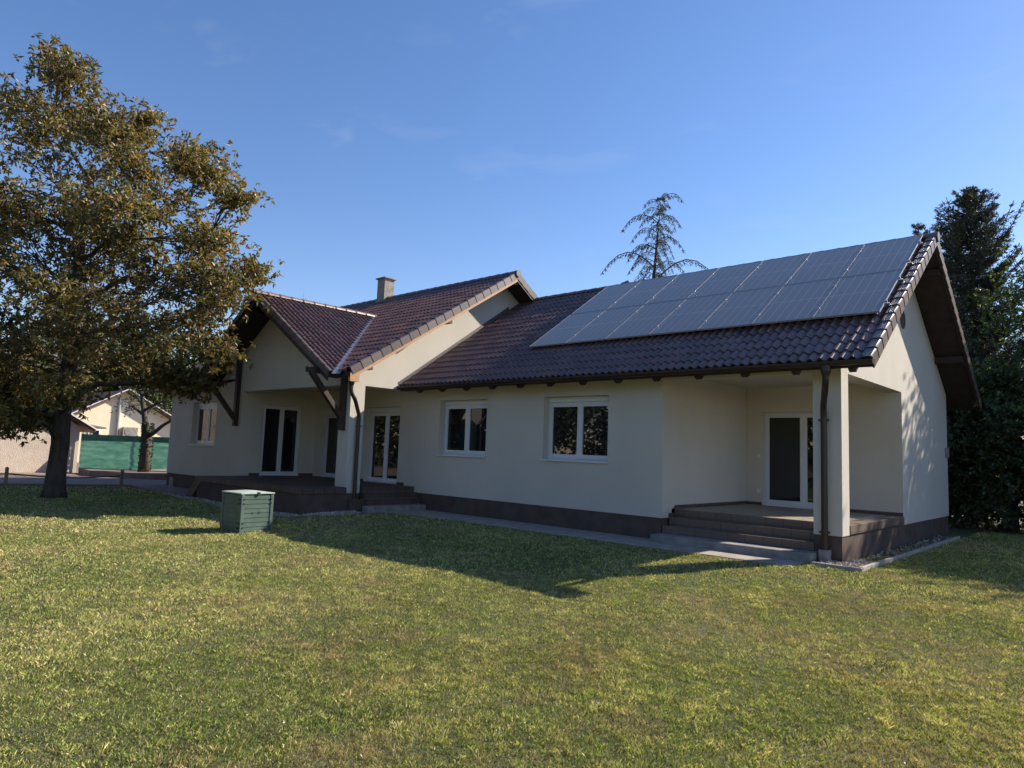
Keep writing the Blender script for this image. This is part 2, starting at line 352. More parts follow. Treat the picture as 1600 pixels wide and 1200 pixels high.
for a, b in zip(pl, pl[1:]): kb.bar((*a, -.02 + float(gz(*a))), (*b, -.02 + float(gz(*b))), .05, .12)
kb.build('gravel_edging', 'kerb')['kind'] = 'structure'
def stones(name, n, fn, label):
    pts = []
    while len(pts) < n:
        x, y, ok = fn()
        if ok: pts.append((x, y))
    P = np.array(pts); s = rng.uniform(.010, .026, (n, 1)) * np.ones((n, 3)) * rng.uniform(.6, 1.3, (n, 3))
    base = np.array([(1, 0, 0), (0, 1, 0), (-1, 0, 0), (0, -1, 0), (0, 0, 1), (0, 0, -1)], float)
    base = base[None] * rng.uniform(.7, 1.3, (n, 6, 1)); an = rng.uniform(0, 6.28, n); c, s_ = np.cos(an), np.sin(an)
    v = base * s[:, None, :]; vx = v[..., 0] * c[:, None] - v[..., 1] * s_[:, None]; vy = v[..., 0] * s_[:, None] + v[..., 1] * c[:, None]
    v = np.stack([vx + P[:, 0:1], vy + P[:, 1:2], v[..., 2] + .012 + rng.uniform(0, .03, (n, 1)) + gz(P[:, 0], P[:, 1])[:, None]], -1)
    f = np.array([(0, 1, 4), (1, 2, 4), (2, 3, 4), (3, 0, 4), (1, 0, 5), (2, 1, 5), (3, 2, 5), (0, 3, 5)])
    F = (f[None] + 6 * np.arange(n)[:, None, None]).reshape(-1, 3)
    col = np.array([.46, .38, .30]) * rng.uniform(.35, 1.4, (n, 1)) * rng.uniform(.9, 1.1, (n, 3))
    o = np_mesh(name, v.reshape(-1, 3), F, 'stone', cols=np.repeat(col, 6, 0)); tag(o, label, 'gravel', kind='stuff')
def st1():
    if rnd.random() < .25:
        x = rnd.uniform(.03, .38); y = rnd.uniform(-.5, 7); return x, y, rnd.random() < (1.0 if y < .5 else .6)
    x = rnd.uniform(-.28, .38); y = rnd.uniform(-.54, .5); return x, y, (y < -.02 or x > .02)
stones('gravel', 1700, st1, 'pale gravel around the foot of the right corner pillar')
def st2():
    k = rnd.randrange(3)
    if k < 2: x = rnd.uniform(-18.4, -10.8); y = rnd.uniform(-3.78, -3.48); return x, y, (y > -3.7 or x > -16)
    x = rnd.uniform(-10.95, -10.58); y = rnd.uniform(-3.4, -2.05); return x, y, True
stones('gravel', 2600, st2, 'pale gravel strip along the foot of the brown terrace')

# ------------------------------------------------------------------ house
H = empty('house', (-11, 4, 0), 'long cream bungalow with brown tiled roofs, dark gable overhang and covered porches', 'house')
def part(mb, name, m, bevel=0., parent=None, label=None, smooth=False):
    o = None
    if 'wall' in name and len(mb.f) > 12: o = mb.build(name, m, parent or H, bevel, smooth, weld=True); return o
    for q in ([mb] if name in ('downspout', 'gutter') else mb.islands()):
        o = q.build(name, m, parent or H, bevel, smooth)
        if label: o['label'] = label
    return o
def wall(mb, axis, face, back, u0, u1, z0, z1, ops=()):
    """wall slab between face and back (coordinate on axis), openings (u0,u1,z0,z1)"""
    us = sorted({u0, u1, *[a for o in ops for a in o[:2]]}); zs = sorted({z0, z1, *[a for o in ops for a in o[2:]]})
    us = [u for u in us if u0 <= u <= u1]; zs = [z for z in zs if z0 <= z <= z1]
    fill = lambda i, j: 0 <= i < len(us) - 1 and 0 <= j < len(zs) - 1 and not any(o[0] <= (us[i] + us[i + 1]) / 2 <= o[1] and o[2] <= (zs[j] + zs[j + 1]) / 2 <= o[3] for o in ops)
    P = lambda d, u, z: (d, u, z) if axis == 0 else (u, d, z)
    for i in range(len(us) - 1):
        for j in range(len(zs) - 1):
            if not fill(i, j): continue
            a, b, c, d = us[i], us[i + 1], zs[j], zs[j + 1]
            mb.add([P(face, a, c), P(face, b, c), P(face, b, d), P(face, a, d)], [(0, 1, 2, 3)])
            mb.add([P(back, a, c), P(back, b, c), P(back, b, d), P(back, a, d)], [(0, 1, 2, 3)])
            for (ii, jj, q) in ((i - 1, j, ((a, c), (a, d))), (i + 1, j, ((b, c), (b, d))), (i, j - 1, ((a, c), (b, c))), (i, j + 1, ((a, d), (b, d)))):
                if not fill(ii, jj):
                    (p1, q1), (p2, q2) = q; mb.add([P(face, p1, q1), P(face, p2, q2), P(back, p2, q2), P(back, p1, q1)], [(0, 1, 2, 3)])
KW = (6.471 - 3.280) / (4.176 + .596)          # wing slope
zw = lambda y: 3.280 + (y + .596) * KW
KM = .626
zm = lambda y: 3.43 + (y + 2.72) * KM           # main slope, front side
YR, YM = 4.18, 3.22                             # ridge lines
LW = 8.353; YB = 2 * YM + 2.15
# walls: wing
win1 = (-10.10, -8.34, 1.50, 2.93); win2 = (-6.49, -4.69, 1.50, 2.93); dr1 = (-13.36, -11.79, .62, 2.80)
w = MB()
wall(w, 1, 0., .40, -14.2, -3.373, .443, 3.50, [win1, win2, dr1])
part(w, 'front_wall', 'plaster')
w = MB(); wall(w, 0, -3.373, -3.77, .4, 3.91, .62, 3.50); part(w, 'porch_side_wall', 'plaster')
pd = (-2.97, -1.15, .62, 2.80)
w = MB(); wall(w, 1, 3.912, 4.25, -3.37, -.40, .62, 3.50, [pd]); part(w, 'porch_back_wall', 'plaster')
w = MB(); w.box(-.464, 0, 0, .377, .443, 3.187); part(w, 'porch_pillar', 'plaster', .004)
w = MB(); w.box(-3.372, 0, 0, .377, 3.188, 3.50); w.prism([(.378, 3.188), (3.91, 3.188), (3.91, zw(3.91) - .17), (.378, zw(.378) - .17)], 0, -.34, 0.); part(w, 'porch_lintel', 'plaster')
w = MB(); w.prism([(3.911, .443), (LW, .443), (LW, zw(-.0) - .17), (YR, zw(YR) - .17), (3.911, zw(3.911) - .17)], 0, -.40, -.0005); part(w, 'gable_wall', 'plaster')
w = MB(); w.box(-3.36, -.35, .38, 3.9, 3.38, 3.45); part(w, 'porch_ceiling', 'plaster')
w = MB(); w.box(-11.1, -.41, LW - .4, LW - .001, .45, 3.5); part(w, 'rear_wall', 'plaster')
# plinths
w = MB(); w.box(-10.9, -3.40, .02, .5, -.2, .442); w.box(-.455, -.012, .014, .37, -.2, .442)
w.box(-.3, -.015, .371, LW - .02, -.2, .442); w.box(-11, -.31, LW - .3, LW - .02, -.2, .44); part(w, 'plinth', 'plinth')
w = MB(); w.tube([(.012, 4.12, 4.78), (-.02, 4.12, 4.78)], .21, 20); o = part(w, 'gable_vent', 'plinth')
# porch floor and steps
w = MB(); w.box(-3.372, -.003, .521, 3.91, .56, .610); part(w, 'porch_floor', 'ptile', .004)
w = MB(); w.box(-3.370, -.465, .505, .5205, .456, .606); part(w, 'porch_riser', 'pstep', .004)
w = MB(); w.box(-3.365, -.464, .28, .519, .2, .455); w.box(-3.365, -.464, .02, .279, .1, .300); part(w, 'porch_step', 'pstep', .005)
w = MB(); w.box(-.30, .012, .379, 3.91, .455, .612); part(w, 'porch_edge', 'pstep', .005)
w = MB(); w.box(-3.36, -.36, -.44, .019, -.05, .16); part(w, 'concrete_step', 'concrete', .02)
w = MB(); w.box(-3.372, -3.355, .50, 3.905, .611, .68); w.box(-3.354, -2.975, 3.895, 3.911, .611, .68); w.box(-1.145, -.01, 3.895, 3.911, .611, .68)
w.box(-3.390, -3.354, .27, .50, .455, .53); part(w, 'skirting', 'plinth')
# walls: main block
XG = -11.10; YF = -2.15; XL = -22.3
w = MB()
wl = (-20.45, -18.62, 1.50, 2.93)
wall(w, 1, YF - .03, YF + .37, XL, -16.9, .443, 3.60, [wl])
part(w, 'front_wall', 'plaster')
door2 = (-1.46, -.08, .60, 2.86)
w = MB(); wall(w, 0, -16.9, -17.3, YF + .371, .85, .60, 3.6, [door2]); part(w, 'terrace_side_wall', 'plaster')
door3 = (-16.42, -14.75, .60, 2.80)
w = MB(); wall(w, 1, .45, .85, -16.899, -14.2, .60, 3.6, [door3]); w.box(-14.2, -13.9, .401, .85, .60, 3.6); part(w, 'terrace_back_wall', 'plaster')
w = MB(); w.box(-11.58, XG, YF, -1.72, .443, 3.199); part(w, 'terrace_pillar', 'plaster', .004)
# cross gable front wall above the terrace opening
XC, ZC = -14.95, 5.90; ZE = 3.385
hw = 4.1; KC = (ZC - ZE) / hw
zc = lambda x: ZC - abs(x - XC) * KC
w = MB(); w.prism([(-16.898, 3.2), (XG - .002, 3.2), (XG - .002, zc(XG) - .16), (XC, ZC - .16), (-16.898, zc(-16.898) - .16)], 1, YF, YF + .35)
part(w, 'cross_gable_wall', 'plaster')
w = MB(); w.prism([(-18.9, 3.61), (-16.9, 3.61), (-16.9, zc(-16.9) - .16), (-18.7, zc(-18.7) - .16)], 1, YF - .03, YF + .3); part(w, 'cross_gable_wall', 'plaster')
# main gable wall facing +X
w = MB(); yb = YB
w.prism([(-2.149, 3.2), (0.001, 3.2), (0.001, 3.0), (yb, 3.0), (yb, 3.43 + .57 * KM - .15), (YM, zm(YM) - .16), (-2.149, zm(-2.149) - .16)], 0, XG - .38, XG)
part(w, 'main_gable_wall', 'plaster')
w = MB(); w.box(-16.89, -11.49, -2.14, .44, 3.42, 3.48); part(w, 'terrace_ceiling', 'plaster')
w = MB(); w.box(XL, XL + .4, YF + .38, yb, .44, 3.6); w.box(XL + .41, -11.5, yb - .4, yb, .44, 3.6); part(w, 'rear_wall', 'plaster')
w = MB(); w.prism([(YF, 3.61), (yb, 3.61), (YM, zm(YM) - .2)], 0, XL + .005, XL + .4); part(w, 'left_gable_wall', 'plaster')
# terrace
w = MB(); w.box(-16.75, -11.02, -3.42, YF + .3, -.2, .449); w.box(-11.01, -10.9, -2.12, -.0, -.2, .30)
w.box(-22.28, -16.76, YF - .01, YF + .3, -.2, .442); w.box(-11.57, -11.112, -2.139, -1.73, -.2, .442)
part(w, 'terrace_plinth', 'plinth')
w = MB(); w.box(-16.76, -10.99, -3.45, YF - .035, .45, .60); w.box(-16.88, -11.14, YF - .034, -1.721, .45, .6005); w.box(-16.88, -11.101, -1.72, .44, .45, .601)
part(w, 'terrace_floor', 'ttile', .006)
w = MB(); w.prism([(-16.762, .60), (-16.45, .45), (-17.05, -.05), (-17.45, -.05)], 1, -3.44, YF - .05); part(w, 'terrace_ramp', 'ttile')
w = MB(); w.box(-16.895, -16.88, YF + .35, door2[0], .601, .68); w.box(-16.895, -16.88, door2[1], .44, .601, .68); w.box(-14.745, -14.2, .435, .449, .601, .68); w.box(-14.2, -13.37, -.015, -.001, .601, .68)
w.box(-11.785, -11.47, -.015, -.001, .601, .68); w.box(-11.47, -11.2, -.015, -.001, .45, .60); part(w, 'skirting', 'plinth')
# garden-side steps from the terrace down to +X
w = MB(); w.box(-11.1, -10.99, -1.70, -.02, .2, .5995); w.box(-10.989, -10.86, -1.72, -.02, .1, .455); w.box(-10.859, -10.70, -1.75, -.02, 0., .31)
part(w, 'terrace_step', 'steptile', .005)
w = MB(); w.box(-10.699, -10.45, -1.9, -.02, -.05, .155); part(w, 'concrete_step', 'concrete', .02)

# windows and doors
def unit(kind, axis, face, u0, u1, z0, z1, depth=.19, sgn=1, doors=2, handle=False, box=.20, sill=True, name=None, label=None, flip=False):
    """PVC window/door set back from the wall face; sgn: direction into the wall"""
    P = lambda d, u, z: (face + sgn * d, u, z) if axis == 0 else (u, face + sgn * d, z)
    def bx(mb, d0, d1, a, b, c, d):
        p = P(d0, a, c); q = P(d1, b, d); mb.box(min(p[0], q[0]), max(p[0], q[0]), min(p[1], q[1]), max(p[1], q[1]), c, d)
    root = MB(); fw = .055
    root.ring(P, u0, u1, z0, z1 - box - .001, fw, .05, depth, depth + .08)
    fr = root.build(kind, 'pvc', H, .004)
    if label: fr['label'] = label
    if box:
        b = MB(); bx(b, depth - .03, depth + .08, u0 + .001, u1 - .001, z1 - box + .001, z1 - .001); b.build('roller_shutter_box', 'pvc', fr, .004)
    zt = z1 - box - .05; n = doors; um = (u0 + u1) / 2
    spans = [(u0 + fw, u1 - fw)] if n == 1 else [(u0 + fw, um + .02), (um + .02, u1 - fw)]
    for i, (a, c) in enumerate(spans):
        off = .018 if i == 0 else .006
        if flip: off = .024 - off
        s = MB(); sw = .085; d0, d1 = depth - off, depth + .055
        a1, c1 = a - .015, c + (.0 if i < n - 1 else .015)
        zb = z0 + fw - .012; zt2 = zt + .012
        s.ring(P, a1, c1, zb, zt2, sw, sw * .8, d0, d1)
        sa = s.build('sash', 'pvc', fr, .004)
        gl = MB(); bx(gl, depth + .02, depth + .04, a1 + sw - .01, c1 - sw + .01, zb + sw - .01, zt2 - sw * .8 + .01); gl.build('pane', 'glass', fr)
    if handle:
        h = MB(); hu = um - .03 if handle == 1 else um + .06; bx(h, depth - .065, depth - .0185, hu - .014, hu + .014, z0 + .98, z0 + 1.16); h.build('handle', 'white', fr)
    if sill:
        s = MB(); bx(s, -.05, depth - .031, u0 - .03, u1 + .03, z0 - .035, z0 - .001); s.build('sill', 'sill', fr, .004)
    elif kind == 'door':
        s = MB(); bx(s, .0, depth - .002, u0 + .01, u1 - .01, z0 - .015, z0 + .012); s.build('threshold', 'sill', fr)
    return fr
unit('window', 1, 0., *win1, box=.11, label='two-sash white window nearer the middle gable, right of the terrace steps')
unit('window', 1, 0., *win2, box=.12, flip=True, label='two-sash white window nearer the right porch')
unit('door', 1, 0., *dr1, depth=.16, sill=False, box=.14, label='white glazed double door at the top of the terrace side steps')
unit('window', 1, YF - .03, *wl, box=.12, depth=.16, label='small white window left of the terrace')
unit('door', 0, -16.9, *door2, sgn=-1, depth=.08, sill=False, handle=1, box=.02, label='white glazed double door on the left side of the covered terrace')
unit('door', 1, .45, *door3, depth=.10, sill=False, box=.16, label='white glazed double door half hidden behind the terrace pillar')
# porch door: one leaf with a narrow side light
u = unit('door', 1, 3.912, *pd, depth=.10, sill=False, box=.02, handle=1, label='white glazed door with side light under the right porch')

# switch and socket plates on the porch wall
w = MB(); w.box(-3.10, -3.02, 3.90, 3.912, 1.72, 1.80); w.box(-3.10, -3.02, 3.90, 3.912, .90, .98); part(w, 'socket_plate', 'white')
# small box at the far gable corner
w = MB(); w.box(.001, .07, 8.05, 8.2, 1.9, 2.15); part(w, 'meter_box', 'concrete', .01)

# ---- roof tiles
def tile_slope(name, org, udir, vdir, ulen, vlen, clips=(), parent=None, period=.165, course=.34, seed=3, amp=.050):
    org = Vector(org); ud = Vector(udir).normalized(); vd = Vector(vdir).normalized(); nn = ud.cross(vd).normalized()
    if nn.z < 0: nn = -nn
    npd = 8; nu = int(round(ulen / period * npd)) + 1; us = np.linspace(0, ulen, nu)
    ph = (us / period) % 1.0
    prof = np.where(ph < .62, np.sin(np.pi * ph / .62) ** .8 * amp, -.004 * np.sin(np.pi * (ph - .62) / .38))
    nc = int(math.ceil(vlen / course)); Vs = []; Fs = []; Cs = []
    r = np.random.default_rng(seed); ti = np.floor(us / (2 * period)).astype(int)
    o3 = np.array(org); u3 = np.array(ud); v3 = np.array(vd); n3 = np.array(nn); base = 0
    for k in range(nc):
        v0 = k * course - (.05 if k else .0); v1 = min((k + 1) * course, vlen)
        tc = r.uniform(.65, 1.35, ti.max() + 1)[ti]; rc = r.uniform(0, 1, ti.max() + 1)[ti]
        jit = r.uniform(-.004, .004, ti.max() + 1)[ti]
        rows = [(v0, -.004, .35), (v0, .032, 1.), (v1, .010, 1.)]
        for (v, hgt, am) in rows:
            h = prof * (am if am == 1. else 1.) + hgt + (jit if am == 1. else jit * 0)
            P = o3 + us[:, None] * u3 + v * v3 + h[:, None] * n3; Vs.append(P)
            c = np.outer(tc, [.102, .046, .037]) * (1 - .40 * rc[:, None]) + np.outer(rc, [.040, .025, .020]); Cs.append(c)
        idx = np.arange(nu - 1)
        for q in range(2):
            a = base + q * nu + idx; Fs.append(np.stack([a, a + 1, a + nu + 1, a + nu], 1))
        base += 3 * nu
    V = np.concatenate(Vs); F = np.concatenate(Fs); C = np.concatenate(Cs)
    o = np_mesh(name, V, F, 'roof', cols=C)
    bm = bmesh.new(); bm.from_mesh(o.data)
    for co, no in clips:
        bmesh.ops.bisect_plane(bm, geom=bm.verts[:] + bm.edges[:] + bm.faces[:], plane_co=co, plane_no=no, clear_outer=True)
    for f in bm.faces: f.smooth = True
    bm.to_mesh(o.data); bm.free()
    try: o.data.set_sharp_from_angle(angle=math.radians(42))
    except Exception: pass
    if parent is None: put(o, H)
    else: put(o, parent)
    return o
OX = .676
vw = Vector((0, 1, KW)).normalized(); LWs = (YR + .596) * math.hypot(1, KW)
rw = tile_slope('wing_roof', (XG + .02, -.596, 3.28), (1, 0, 0), vw, OX - XG - .05, LWs, seed=3)
rw2 = tile_slope('wing_roof', (XG + .02, 2 * YR + .596, 3.28), (1, 0, 0), (0, -1, KW), OX - XG - .05, LWs, seed=4)
XV = -10.4                    # main verge
LM = (YM + 2.72) * math.hypot(1, KM)
va = (XG + .2 + .0, -2.72, 0)
# valley plan line between main roof and the cross gable's right slope
v1 = Vector((-10.62, -2.95, 0)); v2 = Vector((XC, 1.23, 0)); vdv = (v2 - v1).normalized(); vn = Vector((vdv.y, -vdv.x, 0))  # pointing to +x,+y side?
if vn.dot(Vector((1, 1, 0))) < 0: vn = -vn
v3_ = Vector((XC - (v1.x - XC), v1.y, 0)); vdl = (v2 - v3_).normalized(); vnl = Vector((-vdl.y, vdl.x, 0))
if vnl.dot(Vector((-1, 1, 0))) < 0: vnl = -vnl
XLV = XL - .6
# main front slope: right piece (right of the valley) and left piece
rm = tile_slope('main_roof', (XC, -2.72, 3.43), (1, 0, 0), (0, 1, KM), XV - XC - .04, LM, clips=[(v1, -vn)], seed=5)
rm2 = tile_slope('main_roof', (XLV, -2.72, 3.43), (1, 0, 0), (0, 1, KM), XC - XLV, LM, clips=[(v3_, -vnl)], seed=6)
rm3 = tile_slope('main_roof', (XLV, 2 * YM + 2.72, 3.43), (1, 0, 0), (0, -1, KM), XV - XLV - .04, LM, seed=8)
# cross gable: right and left slopes, ridge along Y
YP = -3.02
LC = hw * math.hypot(1, KC)
rc1 = tile_slope('cross_gable_roof', (XC + hw, YP + .03, ZE), (0, 1, 0), (-1, 0, KC), 4.3, LC, clips=[(v1, vn)], seed=9)
rc2 = tile_slope('cross_gable_roof', (XC - hw, YP + .03, ZE), (0, 1, 0), (1, 0, KC), 4.3, LC, clips=[(v3_, vnl)], seed=10)

# roof decks (boarded undersides)
def deck(mb, y0, z0, y1, z1, x0, x1, t=.13, off=.012):
    mb.prism([(y0, z0 - off), (y1, z1 - off), (y1, z1 - off - t), (y0, z0 - off - t)], 0, x0, x1)
w = MB(); deck(w, -.56, zw(-.56), YR, zw(YR), XG + .002, OX - .03); deck(w, 2 * YR + .56, zw(-.56), YR + .001, zw(YR + .001) - .0007, XG + .002, OX - .03)
part(w, 'roof_boards', 'soffit')
w = MB(); deck(w, -2.68, zm(-2.68), YM, zm(YM), -12.6, XV - .03) if False else None
def clip_build(mb, name, m, clips):
    me = bpy.data.meshes.new(name); me.from_pydata(mb.v, [], mb.f); me.update(); bm = bmesh.new(); bm.from_mesh(me)
    bmesh.ops.recalc_face_normals(bm, faces=bm.faces)
    for co, no in clips:
        r = bmesh.ops.bisect_plane(bm, geom=bm.verts[:] + bm.edges[:] + bm.faces[:], plane_co=co, plane_no=no, clear_outer=True)
        bmesh.ops.holes_fill(bm, edges=[e for e in bm.edges if e.is_boundary])
    bm.to_mesh(me); bm.free(); me.materials.append(M[m]); o = link(bpy.data.objects.new(name, me)); put(o, H); return o
w = MB(); deck(w, -2.68, zm(-2.68), YM, zm(YM), XC, XV - .03); clip_build(w, 'roof_boards', 'soffit', [(v1, -vn)])
w = MB(); deck(w, -2.68, zm(-2.68), YM, zm(YM), XLV + .02, XC - .001); clip_build(w, 'roof_boards', 'soffit', [(v3_, -vnl)])
w = MB(); deck(w, 2 * YM + 2.68, zm(-2.68), YM + .001, zm(YM) - .001, XLV + .02, XV - .03); part(w, 'roof_boards', 'soffit')
w = MB(); w.prism([(XC, ZC - .012), (XC + hw - .04, zc(XC + hw - .04) - .012), (XC + hw - .04, zc(XC + hw - .04) - .13), (XC, ZC - .13)], 1, YP + .03, 1.4); clip_build(w, 'roof_boards', 'wood', [(v1, vn)])
w = MB(); w.prism([(XC - .001, ZC - .012), (XC - hw + .04, zc(XC - hw + .04) - .012), (XC - hw + .04, zc(XC - hw + .04) - .13), (XC - .001, ZC - .13)], 1, YP + .03, 1.4); clip_build(w, 'roof_boards', 'wood', [(v3_, vnl)])

# verge caps: one folded tile per course along a sloping edge
def verge(name, p0, p1, side, course=.34, m='roof', flap=.15, top=.17, label=None):
    p0 = Vector(p0); p1 = Vector(p1); d = (p1 - p0); L = d.length; d.normalize(); side = Vector(side).normalized(); up = side.cross(d)
    if up.z < 0: up = -up
    n = int(round(L / course)); V = []; F = []; C = []
    prof = [(-top, .030), (-top * .85, .058), (-top * .6, .070), (-.012, .070), (.006, .052), (.006, -flap + .01), (-.012, -flap + .01), (-.012, .03), (-.03, .05)]
    for k in range(n):
        a = p0 + d * (L * k / n - .03); b = p0 + d * (L * (k + 1) / n + .0); base = len(V); c = rnd.uniform(.8, 1.2); sc = 1.0
        for (q, lift, ex) in ((a, .016, .010), (b, 0., 0.)):
            for (s_, h_) in prof:
                V.append(q + side * (s_ + ex * (1 if s_ > 0 else 0)) + up * (h_ + lift)); C.append(np.array([.115, .084, .074]) * c)
        m_ = len(prof)
        for i in range(m_): j = (i + 1) % m_; F.append((base + i, base + j, base + m_ + j, base + m_ + i))
        V.append(a + side * -.05 + up * .05); C.append(np.array([.04, .03, .03])); V.append(a + side * -.05 + up * .05); C.append(np.array([.04, .03, .03]))
        for i in range(m_): pass
    o = np_mesh(name, np.array([tuple(v) for v in V]), np.array(F), 'roof', H, np.array(C))
    sol = o.modifiers.new('s', 'SOLIDIFY'); sol.thickness = .004
    return o
verge('verge_tiles', (OX - .02, -.62, 3.28 - .015), (OX - .02, YR, zw(YR)), (1, 0, 0))
verge('verge_tiles', (OX - .02, 2 * YR + .6, 3.28), (OX - .02, YR, zw(YR)), (1, 0, 0))
verge('verge_tiles', (XV - .02, -2.62, zm(-2.62)), (XV - .02, YM, zm(YM)), (1, 0, 0))
verge('verge_tiles', (XV - .02, 2 * YM + 2.7, zm(-2.7)), (XV - .02, YM, zm(YM)), (1, 0, 0))
verge('verge_tiles', (XC + hw, YP + .02, ZE), (XC, YP + .02, ZC), (0, -1, 0), flap=.10, top=.10)
verge('verge_tiles', (XC - hw, YP + .02, ZE), (XC, YP + .02, ZC), (0, -1, 0), flap=.10, top=.10)
# ridge caps
def ridge(name, p0, p1, r=.115, step=.38):
    p0 = Vector(p0); p1 = Vector(p1); d = p1 - p0; L = d.length; d.normalize(); sd = d.cross(Vector((0, 0, 1))).normalized(); n = int(L / step); V = []; F = []; C = []
    for k in range(n + 1):
        a = p0 + d * (k * step); b = p0 + d * min((k + 1) * step + .04, L); base = len(V); c = rnd.uniform(.85, 1.2)
        for (q, rr) in ((a, r * 1.0), (a + d * .03, r * 1.12), (a + d * .06, r * 1.10), (b, r * .96)):
            for i in range(9):
                t = math.pi * (i / 8) ; V.append(q + sd * math.cos(t) * rr + Vector((0, 0, 1)) * (math.sin(t) * rr * .85 - .02)); C.append(np.array([.125, .080, .068]) * c)
        for j in range(3):
            for i in range(8): F.append((base + j * 9 + i, base + j * 9 + i + 1, base + (j + 1) * 9 + i + 1, base + (j + 1) * 9 + i))
    o = np_mesh(name, np.array([tuple(v) for v in V]), np.array(F), 'roof', H, np.array(C), smooth=True); return o
ridge('ridge_tiles', (OX, YR, zw(YR) + .03), (XG, YR, zw(YR) + .03))
ridge('ridge_tiles', (XV, YM, zm(YM) + .03), (XLV, YM, zm(YM) + .03))
ridge('ridge_tiles', (XC, YP - .02, ZC + .03), (XC, 1.15, ZC + .03))
for (x, y, z, ax) in ((OX + .005, YR, zw(YR) + .01, 0), (XV + .005, YM, zm(YM) + .01, 0), (XC, YP - .03, ZC + .02, 1)):
    w = MB(); dv = Vector((1, 0, 0)) if ax == 0 else Vector((0, -1, 0)); c = Vector((x, y, z)); w.tube([c - dv * .02, c + dv * .02], .11, 14)
    o = part(w, 'ridge_end_cap', 'flash')
# barge boards
w = MB(); w.prism([(-2.55, zm(-2.55) - .125), (YM, zm(YM) - .125), (YM, zm(YM) - .24), (-2.45, zm(-2.45) - .24)], 0, XV - .045, XV - .02); part(w, 'barge_board', 'lightwood', label='bare pine barge board catching the sun')
w = MB(); w.prism([(2 * YM + 2.6, zm(-2.6) - .125), (YM + .001, zm(YM) - .125), (YM + .001, zm(YM) - .24), (2 * YM + 2.6, zm(-2.6) - .24)], 0, XV - .045, XV - .02)
w.prism([(-.5, zw(-.5) - .145), (YR, zw(YR) - .145), (YR, zw(YR) - .22), (-.4, zw(-.4) - .22)], 0, OX - .07, OX - .045)
w.prism([(2 * YR + .5, zw(-.5) - .145), (YR + .001, zw(YR) - .145), (YR + .001, zw(YR) - .22), (2 * YR + .4, zw(-.4) - .22)], 0, OX - .07, OX - .045)
part(w, 'barge_board', 'wood')
w = MB()
for s in (1, -1): w.prism([(XC + s * (hw - .1), zc(XC + hw - .1) - .135), (XC + s * .001, ZC - .135), (XC + s * .001, ZC - .27), (XC + s * (hw - .1), zc(XC + hw - .1) - .24)], 1, YP + .05, YP + .09)
part(w, 'barge_board', 'wood')
w = MB(); w.box(XV - .1, XV - .015, -2.66, -2.40, zm(-2.6) - .30, zm(-2.6) - .10); part(w, 'eave_end_board', 'lightwood')
# purlins and rafters
w = MB()
for (y, h) in ((-2.15 + .1, .14), (.55, .16), (YM, .18), (2 * YM - .55, .16)): 
    zz = zm(y) if y <= YM else zm(2 * YM - y)
    w.box(XG + .002, XV - .06, y - .07, y + .07, zz - .16 - h, zz - .16)
for y in (1.2, YR, 2 * YR - 1.2, 2 * YR - 3.6, .03):
    zz = zw(y) if y <= YR else zw(2 * YR - y)
    w.box(.002, OX - .08 - (.45 if y == .03 else 0), y - .06 + (.1 if y == .03 else 0), y + .06 + (.1 if y == .03 else 0), zz - .30, zz - .146)
part(w, 'purlin', 'wood', .005)
w = MB()
for i in range(13):
    x = -10.47 + i * .8985
    w.prism([(.0, zw(0) - .146), (-.50, zw(-.50) - .146), (-.50, zw(-.5) - .19), (-.42, zw(-.5) - .235), (.0, zw(0) - .27)], 0, x - .055, x + .055)
part(w, 'rafter_end', 'wood', .004)
w = MB()
for i in range(6):
    x = XL + .1 + i * .7
    w.prism([(YF - .031, zm(YF) - .146), (-2.62, zm(-2.62) - .146), (-2.62, zm(-2.62) - .22), (YF - .031, zm(YF) - .27)], 0, x - .05, x + .05)
part(w, 'rafter_end', 'wood')
w = MB(); w.box(XLV + .02, XC - hw + .3, -2.71, -2.685, 3.30, 3.42); w.box(XG + .01, OX - .04, -.585, -.565, 3.17, 3.275); part(w, 'fascia', 'wood')
# cross gable: inner rafters, purlins and the two braces
w = MB()
for s in (1, -1):
    for q in (.35, hw - .55):
        x = XC + s * q; w.box(x - .07, x + .07, YP - .24 if q > 2 else YP + .10, YF - .031 if s < 0 else YF - .001, zc(x) - .31, zc(x) - .17)
w.box(XC - .08, XC + .08, YP + .10, YF - .001, ZC - .34, ZC - .175)
part(w, 'gable_purlin', 'wood', .005)
for x, zt in ((-17.12, zc(-17.12) - .17), (-11.33, 3.42)):
    yf = YF - .031 if x < -15 else YF - .001
    w = MB(); w.box(x - .075, x + .075, yf - .13, yf, 2.02 if x > -15 else 2.12, zt)
    w.bar((x, yf - .10, 2.34), (x, YP - .16, 3.42 if x > -15 else 3.46), .12, .14, up=(1, 0, 0))
    part(w, 'timber_bracket', 'wood', .006)
# valley and flashings
def strip(name, pts, wdt, m, n_up):
    w = MB(); a, b = [Vector(p) for p in pts]; d = (b - a).normalized(); s = d.cross(Vector(n_up)).normalized() * wdt / 2; nn = s.cross(d).normalized() * .004
    w.add([a - s, a + s, b + s, b - s, a - s + nn, a + s + nn, b + s + nn, b - s + nn], [(0, 1, 2, 3), (4, 5, 6, 7), (0, 1, 5, 4), (1, 2, 6, 5), (2, 3, 7, 6), (3, 0, 4, 7)]); return part(w, name, m)
vz = lambda p: zm(p.y)
strip('valley_flashing', [(v1.x, v1.y, vz(v1) + .07), (v2.x, v2.y, vz(v2) + .07)], .20, 'valley', (0, 0, 1))
w = MB(); w.prism([(-.60, zw(-.60) - .02), (YR - .6, zw(YR - .6) - .02), (YR - .6, zw(YR - .6) + .19), (-.66, zw(-.66) + .17)], 0, XG + .004, XG + .014)
